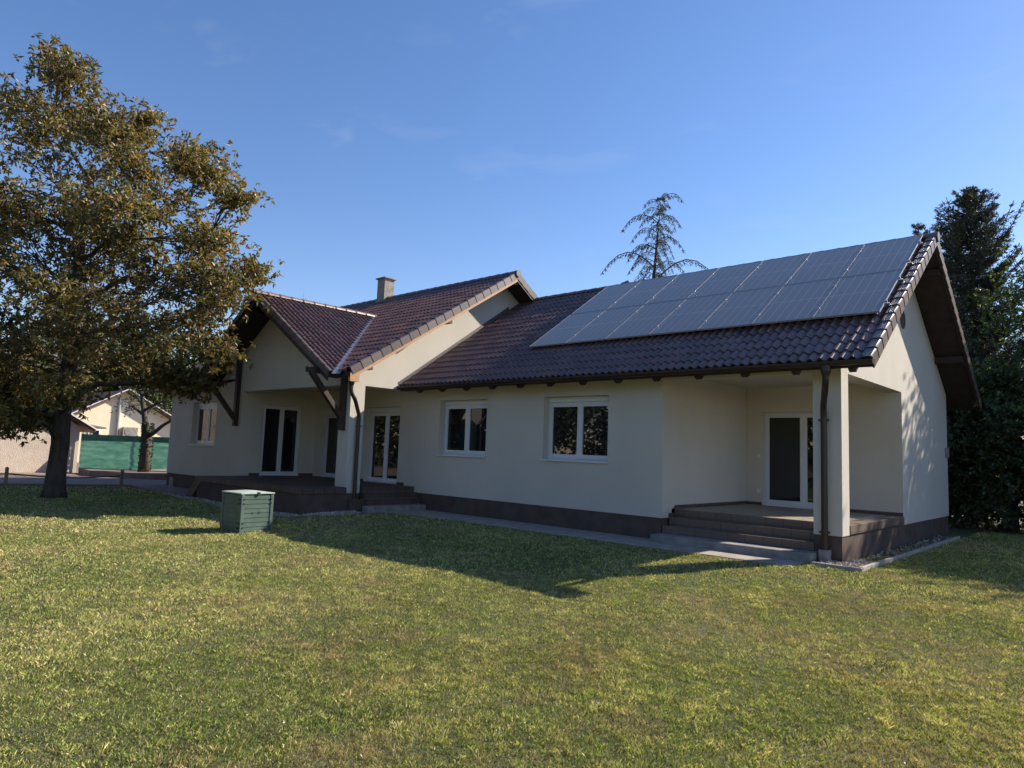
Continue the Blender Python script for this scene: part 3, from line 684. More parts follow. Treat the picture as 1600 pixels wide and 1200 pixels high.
w.prism([(-.60, zw(-.60) + .0), (YR, zw(YR) + .0), (YR, zw(YR) + .075), (-.60, zw(-.60) + .075)], 0, XG + .015, XG + .11); part(w, 'wall_flashing', 'flash')
# gutters
def gutter(name, p0, p1, r=.07):
    p0 = Vector(p0); p1 = Vector(p1); d = (p1 - p0).normalized(); s = d.cross(Vector((0, 0, 1))); w = MB(); k = 9
    for rr, flip in ((r, 0), (r - .006, 1)):
        base = len(w.v)
        for q in (p0, p1):
            for i in range(k):
                t = math.pi + math.pi * i / (k - 1); w.v.append(tuple(q + s * math.cos(t) * rr + Vector((0, 0, math.sin(t) * rr))))
        for i in range(k - 1): w.f.append((base + i, base + i + 1, base + k + i + 1, base + k + i))
    w.tube([p0 + s * r, p1 + s * r], .010, 6); w.tube([p0 - s * r, p1 - s * r], .008, 6)
    for q in (p0, p1):
        b = len(w.v); w.v += [tuple(q + s * math.cos(math.pi + math.pi * i / (k - 1)) * r + Vector((0, 0, math.sin(math.pi + math.pi * i / (k - 1)) * r))) for i in range(k)]; w.f.append(tuple(range(b, b + k)))
    return part(w, name, 'brownmetal', smooth=False)
gutter('gutter', (XG + .02, -.665, 3.262), (OX - .0, -.665, 3.262))
gutter('gutter', (XC + hw + .06, YP + .0, ZE - .03), (XC + hw + .06, -2.22, ZE - .03), .065)
gutter('gutter', (XLV, -2.80, 3.40), (XC - hw + .5, -2.80, 3.40))
def downspout(pts, r, clips_z):
    w = MB(); a = Vector(pts[0]); w.tube([a, a - Vector((0, 0, .10)), a - Vector((0, 0, .17))], [.085, .08, r + .004], 12)
    P = [Vector(p) for p in pts]; sm = [P[0] - Vector((0, 0, .15))]
    for i in range(1, len(P) - 1):
        a_, b_, c_ = P[i - 1], P[i], P[i + 1]; e = min(.08, (b_ - a_).length * .4); f = min(.08, (c_ - b_).length * .4)
        s0 = b_ + (a_ - b_).normalized() * e; s1 = b_ + (c_ - b_).normalized() * f
        for t in (0, .33, .66, 1): sm.append(s0 * (1 - t) ** 2 + b_ * 2 * t * (1 - t) + s1 * t * t)
    sm.append(P[-1]); w.tube(sm, r, 14)
    for z, x, y in clips_z:
        w.tube([(x, y, z - .02), (x, y, z + .02)], r + .012, 14); w.box(x - r - .035, x + r + .035, y - .006, y + .006, z - .015, z + .015); w.box(x - .012, x + .012, y, y + .12, z - .01, z + .01)
    return part(w, 'downspout', 'brownmetal', smooth=False)
downspout([(-.03, -.665, 3.21), (-.03, -.665, 2.96), (-.10, -.50, 2.80), (-.24, -.15, 2.58), (-.25, -.10, 2.42), (-.25, -.10, .20)], .052, [(2.36, -.25, -.10), (.50, -.25, -.10)])
w = MB(); w.box(-.33, -.17, -.18, -.02, -.06, .215); part(w, 'downspout_shoe', 'concrete', .01)
downspout([(XC + hw + .06, -2.36, ZE - .08), (XC + hw + .06, -2.36, 2.98), (XC + hw + .05, -2.22, 2.80), (XG + .09, -1.93, 2.42), (XG + .09, -1.93, 2.2), (XG + .09, -1.93, .08)], .05, [(2.15, XG + .09, -1.93)])
w = MB(); w.box(XG + .01, XG + .19, -2.02, -1.84, -.06, .09); part(w, 'downspout_shoe', 'concrete', .01)
# chimney
cz = zm(YM)
w = MB(); w.box(-17.40, -16.95, YM - .22, YM + .22, cz - .5, 7.93); ch = part(w, 'chimney', 'chim')
w = MB(); w.box(-17.46, -16.89, YM - .28, YM + .28, 7.931, 7.985); part(w, 'chimney_cap', 'concrete', .01, parent=ch)
w = MB(); w.box(-17.44, -16.91, YM - .26, YM + .26, cz - .35, cz + .03); part(w, 'chimney_flashing', 'flash', 0, parent=ch)

# ------------------------------------------------------------------ solar panels
nrm = Vector((0, -KW, 1)).normalized()
px0, px1 = -7.62, .44; pw = (px1 - px0) / 7; s0 = .335 * math.hypot(1, 1) * 0 + (0.745 + .596) * math.hypot(1, KW) - .0; s1 = (4.13 + .596) * math.hypot(1, KW)
ph = (s1 - s0) / 2
rails = MB()
for row in range(2):
    for fr in (.22, .78):
        sl = s0 + ph * (row + fr); c = Vector((0, -.596, 3.28)) + vw * sl + nrm * .082
        rails.bar(c + Vector((px0 - .05, 0, 0)), c + Vector((px1 + .06, 0, 0)), .04, .035, up=nrm)
part(rails, 'mounting_rail', 'alu')
def panel_parts():
    gw, gh, t = pw - .014, ph - .02, .035; fw = .013
    f = MB(); f.ring(lambda d, u, z: (u, z, d), -gw / 2, gw / 2, -gh / 2, gh / 2, fw, None, -t, 0.)
    c = MB(); c.box(-gw / 2 + fw, gw / 2 - fw, -gh / 2 + fw, gh / 2 - fw, -.012, -.003)
    k = [MB(), MB()]
    for sy, kk in zip((-.28, .28), k):
        kk.box(gw / 2 - .02, gw / 2 + .034, sy * gh - .02, sy * gh + .02, -.03, .006)
    return f, c, k
M['pframe'] = mat('panel_frame', (.32, .32, .34), .45, metal=.3)
rot = Matrix((Vector((1, 0, 0)), vw, nrm)).transposed().to_4x4()
ordn = ['leftmost', 'second from the left', 'third from the left', 'middle', 'third from the right', 'second from the right', 'rightmost']
first = None
for row in range(2):
    for c in range(7):
        ctr = Vector((px0 + pw * (c + .5), -.596, 3.28)) + vw * (s0 + ph * (row + .5)) + nrm * .138
        lab = f"{ordn[c]} dark solar panel in the {'lower' if row == 0 else 'upper'} row on the right roof"
        if first is None:
            t = link(bpy.data.objects.new('solar_panel', None)); kids = []
            f, ce, k = panel_parts()
            for mb, nme, m in ((f, 'panel_frame', 'pframe'), (ce, 'cells', 'cell'), (k[0], 'clamp', 'alu'), (k[1], 'clamp', 'alu')):
                o = mb.build(nme, m); o.parent = t; kids.append(o)
            first = t
        else:
            t = link(first.copy()); 
            for kk in kids: q = link(kk.copy()); q.parent = t
        t.matrix_world = Matrix.Translation(ctr) @ rot
        tag(t, lab, 'solar panel', 'solar panels on the right roof')

# ------------------------------------------------------------------ compost bin
def bin_():
    gb = -.105; cx, cy = -9.43, -5.53
    t = empty('compost_bin', (cx, cy, gb), 'slatted green plastic compost bin standing on the lawn', 'compost bin', rz=math.radians(3))
    def b(mb, n, m, bev=.006):
        for q in (mb.islands() if n in ('corner_post', 'clip') else [mb]): o = q.build(n, m, None, bev); o.parent = t
        return o
    hw_, hd = .36, .33; Ht = .74
    def prof(f, g, sg):
        p = [(f - sg * .03, .01)]
        for k in range(8): z = .02 + k * .088; p += [(f, z), (f, z + .076), (f - sg * g, z + .080), (f - sg * g, z + .086)]
        return p + [(f - sg * .03, .73)]
    mb = MB(); mb.prism([(x, z) for x, z in prof(hw_ + .002, .016, 1)], 1, -hd + .05, hd - .05); b(mb, 'side_panel', 'bin', 0)
    mb = MB(); mb.prism(prof(-hd - .002, .005, -1), 0, -hw_ + .05, hw_ - .05); b(mb, 'side_panel', 'bin', 0)
    mb = MB(); mb.box(-hw_ + .05, hw_ - .05, hd - .02, hd, .01, Ht - .02); b(mb, 'side_panel', 'bin')
    mb = MB(); mb.box(-hw_, -hw_ + .02, -hd + .05, hd - .05, .01, Ht - .02); b(mb, 'side_panel', 'bin')
    mb = MB()
    for sx in (-1, 1):
        for sy in (-1, 1): x = sx * (hw_ - .02); y = sy * (hd - .02); mb.prism([(x - .035, y - .035), (x + .035, y - .035), (x + .035, y + .035), (x - .035, y + .035)], 2, 0, Ht - .01)
    b(mb, 'corner_post', 'bin', .01)
    mb = MB()
    for z in (.08, .62, .54, .17):
        mb.box(hw_ + .012, hw_ + .022, -hd + .03, -hd + .06, z, z + .028); mb.box(hw_ + .012, hw_ + .022, hd - .06, hd - .03, z, z + .028)
        mb.box(hw_ - .09, hw_ - .06, -hd - .024, -hd - .014, z, z + .028); mb.box(hw_ - .03, hw_ - .0, -hd - .024, -hd - .014, z, z + .028)
    mb.box(hw_ + .003, hw_ + .009, -.10, -.085, .35, .39); mb.box(hw_ + .003, hw_ + .009, .04, .055, .35, .39)
    b(mb, 'clip', 'black', 0)
    mb = MB(); mb.prism([(-hw_ - .02, -hd - .02), (hw_ + .02, -hd - .03), (hw_ + .03, hd + .02), (-hw_ - .02, hd + .02)], 2, Ht - .005, Ht + .018)
    mb.add([(-hw_ - .0, -hd, Ht + .0185), (hw_, -hd, Ht + .0185), (hw_, hd, Ht + .0185), (-hw_, hd, Ht + .0185), (-.1, 0, Ht + .05), (.1, 0, Ht + .05)], [(0, 1, 5, 4), (1, 2, 5), (2, 3, 4, 5), (3, 0, 4)])
    ld = b(mb, 'lid', 'binlid', .004)
    mb = MB(); mb.box(hw_ - .005, hw_ + .036, -.02, .03, Ht - .03, Ht + .03); o = mb.build('latch', 'black'); o.parent = ld
bin_()

# ------------------------------------------------------------------ low post and cord along the drive
posts = [(-23.9, -6.6, 'leftmost low post, left of the walnut trunk'), (-22.35, -3.62, 'low wooden post on the drive edge between trunk and house'), (-18.95, -3.30, 'low pale post by the left corner of the house')]
for x, y, l in posts:
    mb = MB(); hgt = .50 if x < -20 else .42
    mb.box(x - .045, x + .045, y - .045, y + .045, -.1, hgt); mb.add([(x - .05, y - .05, hgt), (x + .05, y - .05, hgt), (x + .05, y + .05, hgt), (x - .05, y + .05, hgt), (x, y, hgt + .04)], [(0, 1, 4), (1, 2, 4), (2, 3, 4), (3, 0, 4)])
    tag(mb.build('fence_post', 'postwood' if x < -20 else 'pathc'), l, 'post', 'low wooden posts along the drive')
mb = MB(); pts = []
for i in range(22):
    t = i / 21; x = -28 + t * 4.1; y = -9.8 + t * 3.2; pts.append((x, y, .30 - .08 * math.sin(math.pi * t)))
for i in range(1, 22): t = i / 21; pts.append((-23.9 + 1.55 * t, -6.6 + 2.98 * t, .32 - .10 * math.sin(math.pi * t)))
mb.tube(pts, .022, 6); tag(mb.build('rope', 'black'), 'dark sagging rope strung between the low posts', 'rope')

# ------------------------------------------------------------------ fence with green shade net
def add_translucency(m, fac):
    n = m.node_tree; b = n.nodes['Principled BSDF']; t = n.nodes.new('ShaderNodeBsdfTranslucent'); mx = n.nodes.new('ShaderNodeMixShader'); mx.inputs[0].default_value = fac
    src = b.inputs['Base Color'].links[0].from_socket; n.links.new(src, t.inputs[0]); n.links.new(b.outputs[0], mx.inputs[1]); n.links.new(t.outputs[0], mx.inputs[2]); n.links.new(mx.outputs[0], n.nodes['Material Output'].inputs[0])
add_translucency(M['net'], .42)
F0 = empty('net_fence', (-30.5, 0, 0), 'wire fence covered with bright green shade netting between the two neighbouring houses', 'fence')
ny_, nz_ = 150, 24; yy = np.linspace(-2.56, 3.2, ny_); tt = np.linspace(0, 1, nz_); YY, TT = np.meshgrid(yy, tt, indexing='ij')
XX = -31 + (YY + 2.56) * 1.15 + .022 * np.sin(TT * 46 + 3 * vnoise(YY, TT, .7, 5) * 4) * vnoise(YY, TT * 3, .5, 12) + .05 * vnoise(YY, TT * 9, .5, 8) + .02 * np.sin(YY * 2.85)
ZZ = .08 + TT * 1.64 + (YY + 2.56) * .10 * (1 - TT)
V = np.stack([XX.ravel(), YY.ravel(), ZZ.ravel()], 1); I = np.arange(ny_ * nz_).reshape(ny_, nz_)
Fq = np.stack([I[:-1, :-1].ravel(), I[1:, :-1].ravel(), I[1:, 1:].ravel(), I[:-1, 1:].ravel()], 1)
np_mesh('shade_net', V, Fq, 'net', F0, smooth=True)
kt = 5; I2 = I[:, -kt:]; V2 = V.copy(); V2[:, 0] += .02; V2[:, 1] -= .02; Fb = np.stack([I2[:-1, :-1].ravel(), I2[1:, :-1].ravel(), I2[1:, 1:].ravel(), I2[:-1, 1:].ravel()], 1)
uq, inv = np.unique(Fb.ravel(), return_inverse=True); M['net2'] = mat('green_net_folded', (.05, .17, .12), .8, (.085, .24, .17), 3)
np_mesh('folded_net_top', V2[uq], inv.reshape(-1, 4), 'net2', F0, smooth=True)
for y in (-2.5, -.9, .7, 2.3):
    mb = MB(); x = -31.07 + (y + 2.56) * 1.15; mb.tube([(x, y, 0), (x, y, 1.75)], .03, 8); mb.build('post', 'brownmetal', F0)

# ------------------------------------------------------------------ neighbouring houses
N1 = empty('outbuilding', (-34, -8, 0), 'rough rendered beige outbuilding behind the walnut tree, at the left edge', 'outbuilding')
mb = MB(); mb.prism([(-10.6, -.3), (-2.62, -.3), (-2.62, 2.05), (-6.6, 4.45), (-10.6, 2.05)], 0, -38, -31.15); mb.build('wall', 'nplaster', N1)
for s in (1, -1):
    mb = MB(); e = -6.6 + s * 4.5; mb.prism([(-6.6, 4.62), (e, 4.62 - 4.5 * .6), (e, 4.62 - 4.5 * .6 - .10), (-6.6, 4.52)], 0, -38.3, -30.75); mb.build('roof', 'ntile', N1)
    mb = MB(); mb.prism([(-6.6, 4.69), (e - s * .0, 4.69 - 4.5 * .6), (e, 4.69 - 4.5 * .6 - .06), (-6.6, 4.625)], 0, -30.80, -30.70); mb.build('verge_trim', 'white', N1)
N2 = empty('neighbour_house', (-50, 4, 0), 'cream gabled house beyond the green net fence', 'house')
mb = MB(); mb.prism([(.4, -.6), (7.4, -.6), (7.4, 2.45), (3.6, 4.55), (.4, 2.75)], 0, -54, -45); mb.build('wall', 'cream', N2)
for a, b in (((3.6, 4.75), (8.2, 2.15)), ((3.6, 4.75), (-.4, 2.45))):
    mb = MB(); mb.prism([a, b, (b[0], b[1] - .14), (a[0], a[1] - .14)], 0, -54.3, -44.5); mb.build('roof', 'ntile', N2)
    mb = MB(); mb.prism([(a[0], a[1] + .06), (b[0], b[1] + .06), (b[0], b[1] + .004), (a[0], a[1] + .004)], 0, -44.58, -44.42); mb.build('verge_trim', 'white', N2)
mb = MB(); mb.tube([(-44.9, 3.25, 0), (-44.9, 3.25, 4.2)], .09, 10); mb.build('downpipe', 'alu', N2)
mb = MB(); mb.box(-45.0, -44.93, 1.62, 2.3, 1.2, 2.1); fr = mb.build('window', 'white', N2, .01); mb = MB(); mb.box(-44.929, -44.92, 1.70, 2.22, 1.28, 2.02); mb.build('pane', 'glass', fr)
A = empty('air_conditioner', (-44.7, 3.9, 1.7), 'outdoor air conditioning unit on the cream gable wall', 'air conditioner')
mb = MB(); mb.box(-44.98, -44.62, 3.5, 4.4, 1.72, 2.32); mb.build('casing', 'chim', A, .02)
mb = MB(); mb.tube([(-44.615, 3.85, 2.02), (-44.60, 3.85, 2.02)], .24, 20); mb.build('fan_grille', 'concrete', A)
mb = MB(); mb.box(-44.98, -44.7, 3.6, 3.65, 1.6, 1.719); mb.box(-44.98, -44.7, 4.2, 4.25, 1.6, 1.719); mb.build('bracket', 'alu', A)
SH = empty('lean_to_shed', (-36, -1.2, 0), 'grey slatted lean-to roof showing over the fence beside the outbuilding', 'shed')
mb = MB(); mb.prism([(-2.5, 2.25), (-1.0, 2.02), (-1.0, 2.09), (-2.5, 2.32)], 0, -37, -33); mb.build('roof', 'concrete', SH)
mb = MB(); [mb.box(-32.95, -32.9, -2.4 + k * .35, -2.3 + k * .35, 0, 1.9 - .14 * .35 * k) for k in range(4)]; [q.build('slat', 'chim', SH) for q in mb.islands()]

# ------------------------------------------------------------------ trees
def leaves(name, P, L, Wd, cols, m, parent, droop=.3, flat=0.):
    n = len(P); a = rng.normal(size=(n, 3)); a[:, 2] -= droop; a /= np.linalg.norm(a, axis=1, keepdims=True)
    b = rng.normal(size=(n, 3)); 
    if flat: b[:, 2] *= (1 - flat)
    b -= (b * a).sum(1, keepdims=True) * a; b /= np.linalg.norm(b, axis=1, keepdims=True)
    l = (L * rng.uniform(.6, 1.3, n))[:, None]; w_ = (Wd * rng.uniform(.7, 1.2, n))[:, None]; nn = np.cross(a, b)
    V = np.stack([P, P + a * l * .45 + b * w_ + nn * w_ * .3, P + a * l, P + a * l * .45 - b * w_ + nn * w_ * .3], 1).reshape(-1, 3)
    F = np.arange(4 * n).reshape(n, 4)
    np_mesh(name, V, F, m, parent, np.repeat(cols, 4, 0))
def pick(pal, wts, n, var=.25):
    pal = np.array(pal); k = rng.choice(len(pal), n, p=np.array(wts) / sum(wts)); return pal[k] * rng.uniform(1 - var, 1 + var, (n, 1))
def broadleaf(name, base, trunk, blobs, label, cat='tree', pal=None, wts=None, twigs=14, per=70, leaf=(.13, .026), m='leaf', bark='bark', clump=.34, group=None, r0=.3, droop=.3, twig_r=.012, blobcol=.25, limb_k=1.0):
    t = empty(name, base, label, cat, group); base = Vector(base)
    tb = MB(); T = [base + Vector(p[:3]) for p in trunk]; tb.tube(T, [p[3] for p in trunk], 12)
    nodes = []                                  # (point, radius)
    for i in range(len(T) - 1):
        for k in range(6): f = k / 6; nodes.append((T[i].lerp(T[i + 1], f), trunk[i][3] * (1 - f) + trunk[i + 1][3] * f))
    P = []; C = []
    bl = sorted(blobs, key=lambda b: (Vector(b[:3]) - Vector(trunk[-1][:3])).length + b[2] * .15)
    for (bx, by, bz, br) in bl:
        c = base + Vector((bx, by, bz)); best = None; bs = 1e9
        for (q, r_) in nodes:
            dd = (c - q).length; sc = dd + max(0, q.z - c.z + .4) * 2.2 - r_ * 3
            if q.z < T[0].z + 1.6: sc += 50
            if sc < bs: bs = sc; best = (q, r_)
        q, r_ = best; L_ = (c - q).length; rb = min(r_ * .62, .022 + .018 * L_ * limb_k + .03); mid = q.lerp(c, .5) + Vector((rnd.uniform(-.12, .12) * L_, rnd.uniform(-.12, .12) * L_, .10 * L_))
        pts = []; rd = []
        for k in range(7):
            f = k / 6; p = q * (1 - f) ** 2 + mid * 2 * f * (1 - f) + c * f * f
            p = p + Vector((rnd.uniform(-1, 1), rnd.uniform(-1, 1), rnd.uniform(-1, 1))) * .04 * min(L_, 2) * (0 if k in (0,) else 1)
            pts.append(p); rd.append(rb * (1 - f) + .016 * f); 
        for p, r2 in zip(pts[1:], rd[1:]): nodes.append((p, r2))
        tb.tube(pts, rd, 6, False)
        bc = rnd.uniform(1 - blobcol, 1 + blobcol)
        for k in range(twigs):
            u = rng.normal(size=3); u /= np.linalg.norm(u); rr = br * rnd.uniform(.35, 1.0) ** .6
            e = c + Vector(u * rr * np.array([1, 1, .85])); s = pts[rnd.randrange(2, 7)] if rr > br * .5 else c
            md = s.lerp(e, .55) + Vector((0, 0, .12 * rr)) + Vector(rng.normal(size=3) * .05 * rr)
            tb.tube([s, md, e], [twig_r * 1.4, twig_r, twig_r * .5], 4, False)
            n1 = int(per * rnd.uniform(.5, 1.4)); nr = max(2, n1 // 7); cl = np.repeat(rng.normal(size=(nr, 3)) * clump * np.array([1, 1, .6]) * rnd.uniform(.8, 1.3), 7, 0)[:n1]; cl = cl + rng.normal(size=cl.shape) * leaf[0] * .12; n1 = len(cl)
            pp = np.array(e) + cl; cc = pick(pal, wts, n1) * bc * rnd.uniform(.8, 1.2)
            n2 = n1 // 4; al = rng.uniform(.2, 1, (n2, 1)); p2 = np.array(s) * (1 - al) + np.array(e) * al + rng.normal(size=(n2, 3)) * clump * .35
            P += [pp, p2]; C += [cc, pick(pal, wts, n2) * bc]
    tb.build('trunk', bark, t, smooth=True)
    P = np.concatenate(P); C = np.concatenate(C)
    leaves('crown', P, *leaf, C, m, t, droop)
    return t
# big walnut: blob list in (right, depth, height) around the trunk foot, in metres
r_h = np.array([.737, .676, 0]); d_h = np.array([-.676, .737, 0])
def loc(u, dpt, z): v = r_h * u + d_h * dpt; return (v[0], v[1], z)
raw = [(100, 112, 42), (130, 175, 50), (60, 190, 62), (-10, 160, 60), (165, 215, 52), (205, 255, 52), (-60, 260, 80), (85, 285, 80), (175, 315, 70), (228, 200, 34), (300, 250, 46), (340, 272, 36), (372, 308, 20), (270, 330, 62), (322, 385, 52), (388, 428, 30), (345, 450, 52), (250, 430, 72), (150, 410, 75), (45, 400, 80), (-60, 400, 90),
       (310, 505, 50), (345, 545, 30), (225, 525, 72), (125, 525, 72), (20, 530, 80), (-60, 545, 80), (268, 580, 44), (205, 572, 36), (38, 610, 52), (95, 612, 36), (-20, 625, 55), (300, 600, 20), (20, 655, 32), (60, 650, 30), (110, 590, 40), (0, 600, 50), (-160, 330, 90), (-170, 480, 90), (-130, 590, 70), (-110, 180, 60), (290, 440, 60), (200, 370, 60), (100, 350, 60), (10, 320, 70), (180, 470, 60), (80, 460, 70)]
blobs = []
TB = Vector((-18.75, -6.5, 0)); CC = Vector((CX, CY, CZ)); dt0 = (TB - CC).dot(D)
for i, (px, py, pr) in enumerate(raw):
    for k in range(2 if pr > 40 and i % 2 == 0 else 1):
        dp = rnd.uniform(-3.2, 3.2) * (1 - abs(px - 110) / 520.) * (1 if py > 200 else .5)
        if k == 1: dp = -dp + rnd.uniform(-.8, .8)
        dd = dt0 + dp; q = CC + D * dd + R * ((px - 800) / 1072 * dd) - U * ((py - 600) / 1072 * dd) - TB
        blobs.append((q.x, q.y, q.z, pr / 1072 * dd * .84))
trunk = [(0, 0, -.1, .34), (.0, .0, .2, .27), (.03, .0, .8, .238), (.0, .03, 1.4, .232), (-.05, 0, 2.1, .24), (-.04, .0, 2.6, .23), (.0, .05, 3.6, .21), (.10, .1, 5.0, .19), (.05, 0, 7.0, .14), (.2, .1, 9.5, .08)]
broadleaf('walnut_tree', (-18.75, -6.5, 0), trunk, blobs, 'large spreading walnut tree with olive and rusty leaves at the left', 'tree',
          pal=[(.105, .112, .034), (.175, .15, .048), (.235, .155, .058), (.22, .115, .05), (.06, .072, .024), (.30, .24, .09)], wts=[30, 26, 15, 11, 9, 10], twigs=20, per=58, leaf=(.155, .033), clump=.27, r0=.4, droop=.45)
# knots on the trunk
mb = MB(); mb.tube([(-18.6, -6.72, 2.05), (-18.55, -6.95, 2.12)], [.10, .05], 8)
# ivy covered tree by the net fence
bl = [(-.1, .4, 2.95, .6), (.9, .7, 3.05, .55), (-1.1, -.5, 2.8, .5), (1.7, 1.2, 2.7, .45), (.3, .2, 3.6, .8), (-.5, .3, 4.2, .9), (.9, .5, 4.4, .9), (.2, -.3, 5.0, 1.0), (-1.2, -.2, 3.3, .6), (1.5, .8, 3.3, .6), (1.9, 1.2, 4.4, .7), (-.9, 0, 5.3, .8), (.9, .2, 5.7, .9), (0, .5, 6.3, .8)]
broadleaf('ivy_clad_tree', (-27.2, -1.2, .2), [(0, 0, -.1, .26), (.02, 0, .8, .21), (0, 0, 1.5, .20), (-.12, -.1, 2.2, .12), (-.35, -.25, 3.4, .08)], bl, 'small forked tree with ivy-dark trunk in front of the green net', 'tree',
          pal=[(.06, .10, .02), (.12, .16, .03), (.20, .17, .05)], wts=[4, 4, 1], twigs=9, per=26, leaf=(.09, .025), clump=.25)
# ivy lumps along that trunk
P = []
for k in range(900):
    z = rnd.uniform(.1, 2.1); a = rnd.uniform(0, 6.28); r = .20 + rnd.uniform(-.05, .05); P.append((-27.2 + r * math.cos(a), -1.2 + r * math.sin(a), .2 + z))
iv = empty('ivy', (-27.2, -1.2, .3), 'dark ivy wrapped round the small forked trunk', 'ivy')
leaves('ivy_leaves', np.array(P), .09, .04, pick([(.018, .03, .01), (.03, .045, .014)], [1, 1], len(P)), 'leaf', iv, .6)

def conifer(name, base, H_, R_, label, z0=.4, whorl=.34, nb=7, lift=.25, sag=0., spray=.32, pal=None, dens=1., tips=(), group=None, lean=(0, 0), irregular=.25, powr=.85, m='needle', needle=(.10, .010), arch=0., hang=0.):
    t = empty(name, base, label, 'tree', group); base = Vector(base); tb = MB()
    ax = lambda z: base + Vector((lean[0] * (z / H_) ** 2, lean[1] * (z / H_) ** 2, z))
    tb.tube([ax(0), ax(H_ * .3), ax(H_ * .7), ax(H_ * .97)], [.02 * H_, .014 * H_, .006 * H_, .01], 8)
    P = []; A = []
    def branch(o, d, L_, liftb):
        pts = []; n = 7
        for k in range(n):
            f = k / (n - 1); pts.append(o + Vector((d.x, d.y, 0)) * L_ * f + Vector((0, 0, L_ * ((arch * math.sin(2.2 * f) - sag * f ** 2.2 + liftb * .6 * f) if arch else (liftb * f * f * 1.3 - sag * f * (1.6 - f) - .12 * f)))))
        tb.tube(pts, [.008 + .012 * L_ * (1 - k / n) for k in range(n)], 5, False)
        sd = Vector((-d.y, d.x, 0)).normalized(); ns = max(4, int(L_ / .14 * dens))
        for k in range(ns):
            f = .12 + .88 * k / ns; i = min(int(f * (n - 1)), n - 2); ff = f * (n - 1) - i; c = pts[i].lerp(pts[i + 1], ff); tng = (pts[i + 1] - pts[i]).normalized()
            for s in (-1, 1):
                ls = spray * rnd.uniform(.5, 1.1) * (1.15 - .6 * f) * min(1, L_)
                e = (tng * .8 + sd * s * rnd.uniform(.4, 1.) + Vector((0, 0, rnd.uniform(-.6, .15) - hang))).normalized()
                for q in range(int(4 * dens) + 2):
                    g_ = (q + rnd.random()) / (int(4 * dens) + 2); P.append(c + e * ls * g_); A.append(e)
    z = z0
    while z < H_ - .15:
        f = z / H_; L0 = R_ * (1 - f) ** powr + .12; n = max(3, int(nb * (.55 + .45 * (1 - f)))); a0 = rnd.uniform(0, 6.28)
        for k in range(n):
            a = a0 + 6.283 * k / n + rnd.uniform(-.3, .3); L_ = L0 * rnd.uniform(1 - irregular, 1 + irregular * .6)
            branch(ax(z + rnd.uniform(-.1, .1)), Vector((math.cos(a), math.sin(a), 0)), L_, lift)
        z += whorl * (1.1 - .45 * f)
    for (bz, a, L_, lf) in tips: branch(ax(bz), Vector((math.cos(a), math.sin(a), 0)), L_, lf)
    tb.build('trunk', 'bark2', t)
    P = np.array([tuple(p) for p in P]); A = np.array([tuple(a) for a in A]); n = len(P); k3 = 3
    P = np.repeat(P, k3, 0) + rng.normal(size=(n * k3, 3)) * .02; A = np.repeat(A, k3, 0) + rng.normal(size=(n * k3, 3)) * .45; A /= np.linalg.norm(A, axis=1, keepdims=True)
    b = rng.normal(size=A.shape); b -= (b * A).sum(1, keepdims=True) * A; b /= np.linalg.norm(b, axis=1, keepdims=True)
    N = len(P); l = (needle[0] * rng.uniform(.6, 1.3, N))[:, None]; wv = needle[1]
    V = np.stack([P, P + A * l * .5 + b * wv, P + A * l, P + A * l * .5 - b * wv], 1).reshape(-1, 3)
    np_mesh('crown', V, np.arange(4 * N).reshape(N, 4), m, t, np.repeat(pick(pal, [1] * len(pal), N), 4, 0))
    return t
SP = [(.06, .08, .05), (.085, .105, .062), (.09, .085, .06)]
conifer('spruce_tree', (-.3, 14.6, 0), 11.0, 2.2, 'tall dark spruce with upturned tips behind the right gable', nb=11, lift=.55, pal=SP, irregular=.4, powr=.5, whorl=.27, dens=1.35, needle=(.12, .013), tips=[(8.6, 0, 1.5, 1.0), (8.9, .5, 1.3, 1.1), (8.4, 3.3, 1.4, 1.0), (9.4, .9, .9, 1.2), (9.6, 3.9, .8, 1.2), (9.2, 2.4, .9, 1.2)])
conifer('spruce_tree', (-1.75, 14.2, 0), 10.2, 1.5, 'narrow spruce whose tip just shows over the right roof ridge', nb=6, lift=.5, pal=SP, powr=.8, z0=3)
CP = [(.040, .055, .045), (.055, .07, .06), (.06, .06, .05)]
conifer('cedar_tree', (-16.15, 20, 0), 16.3, 2.0, 'sparse weeping cedar rising behind the middle of the roof', nb=4, whorl=.46, lift=.0, sag=.75, arch=.32, hang=1.3, spray=.36, pal=CP, dens=.75, irregular=.6, powr=.3, z0=9.5, lean=(.55, .5), needle=(.14, .012),
        tips=[(12.1, math.radians(222), 3.0, .5), (11.2, math.radians(42), 3.6, .9), (14.6, math.radians(222), 2.1, .35), (16.0, math.radians(42), 1.3, .55), (13.6, math.radians(42), 1.6, .1), (13.1, math.radians(225), 1.6, .2)])
conifer('cedar_tree', (-20.4, 20, 0), 11.35, 1.1, 'low cedar top just showing over the ridge, right of its taller neighbour gable', nb=5, lift=.0, sag=.7, arch=.3, hang=1.2, pal=CP, z0=9, powr=.4, needle=(.13, .012)) if False else None
conifer('cedar_tree', (-17.55, 20, 0), 11.75, 1.1, 'small cedar top showing over the ridge just left of the tall cedar', nb=5, lift=.0, sag=.7, arch=.3, hang=1.2, pal=CP, z0=9, powr=.5, needle=(.12, .012))
conifer('cedar_tree', (-19.9, 17, 0), 9.65, .9, 'small cedar tip at the dip between the two roofs', nb=5, lift=.0, sag=.7, arch=.3, hang=1.2, pal=CP, z0=7.5, powr=.5, needle=(.12, .012))

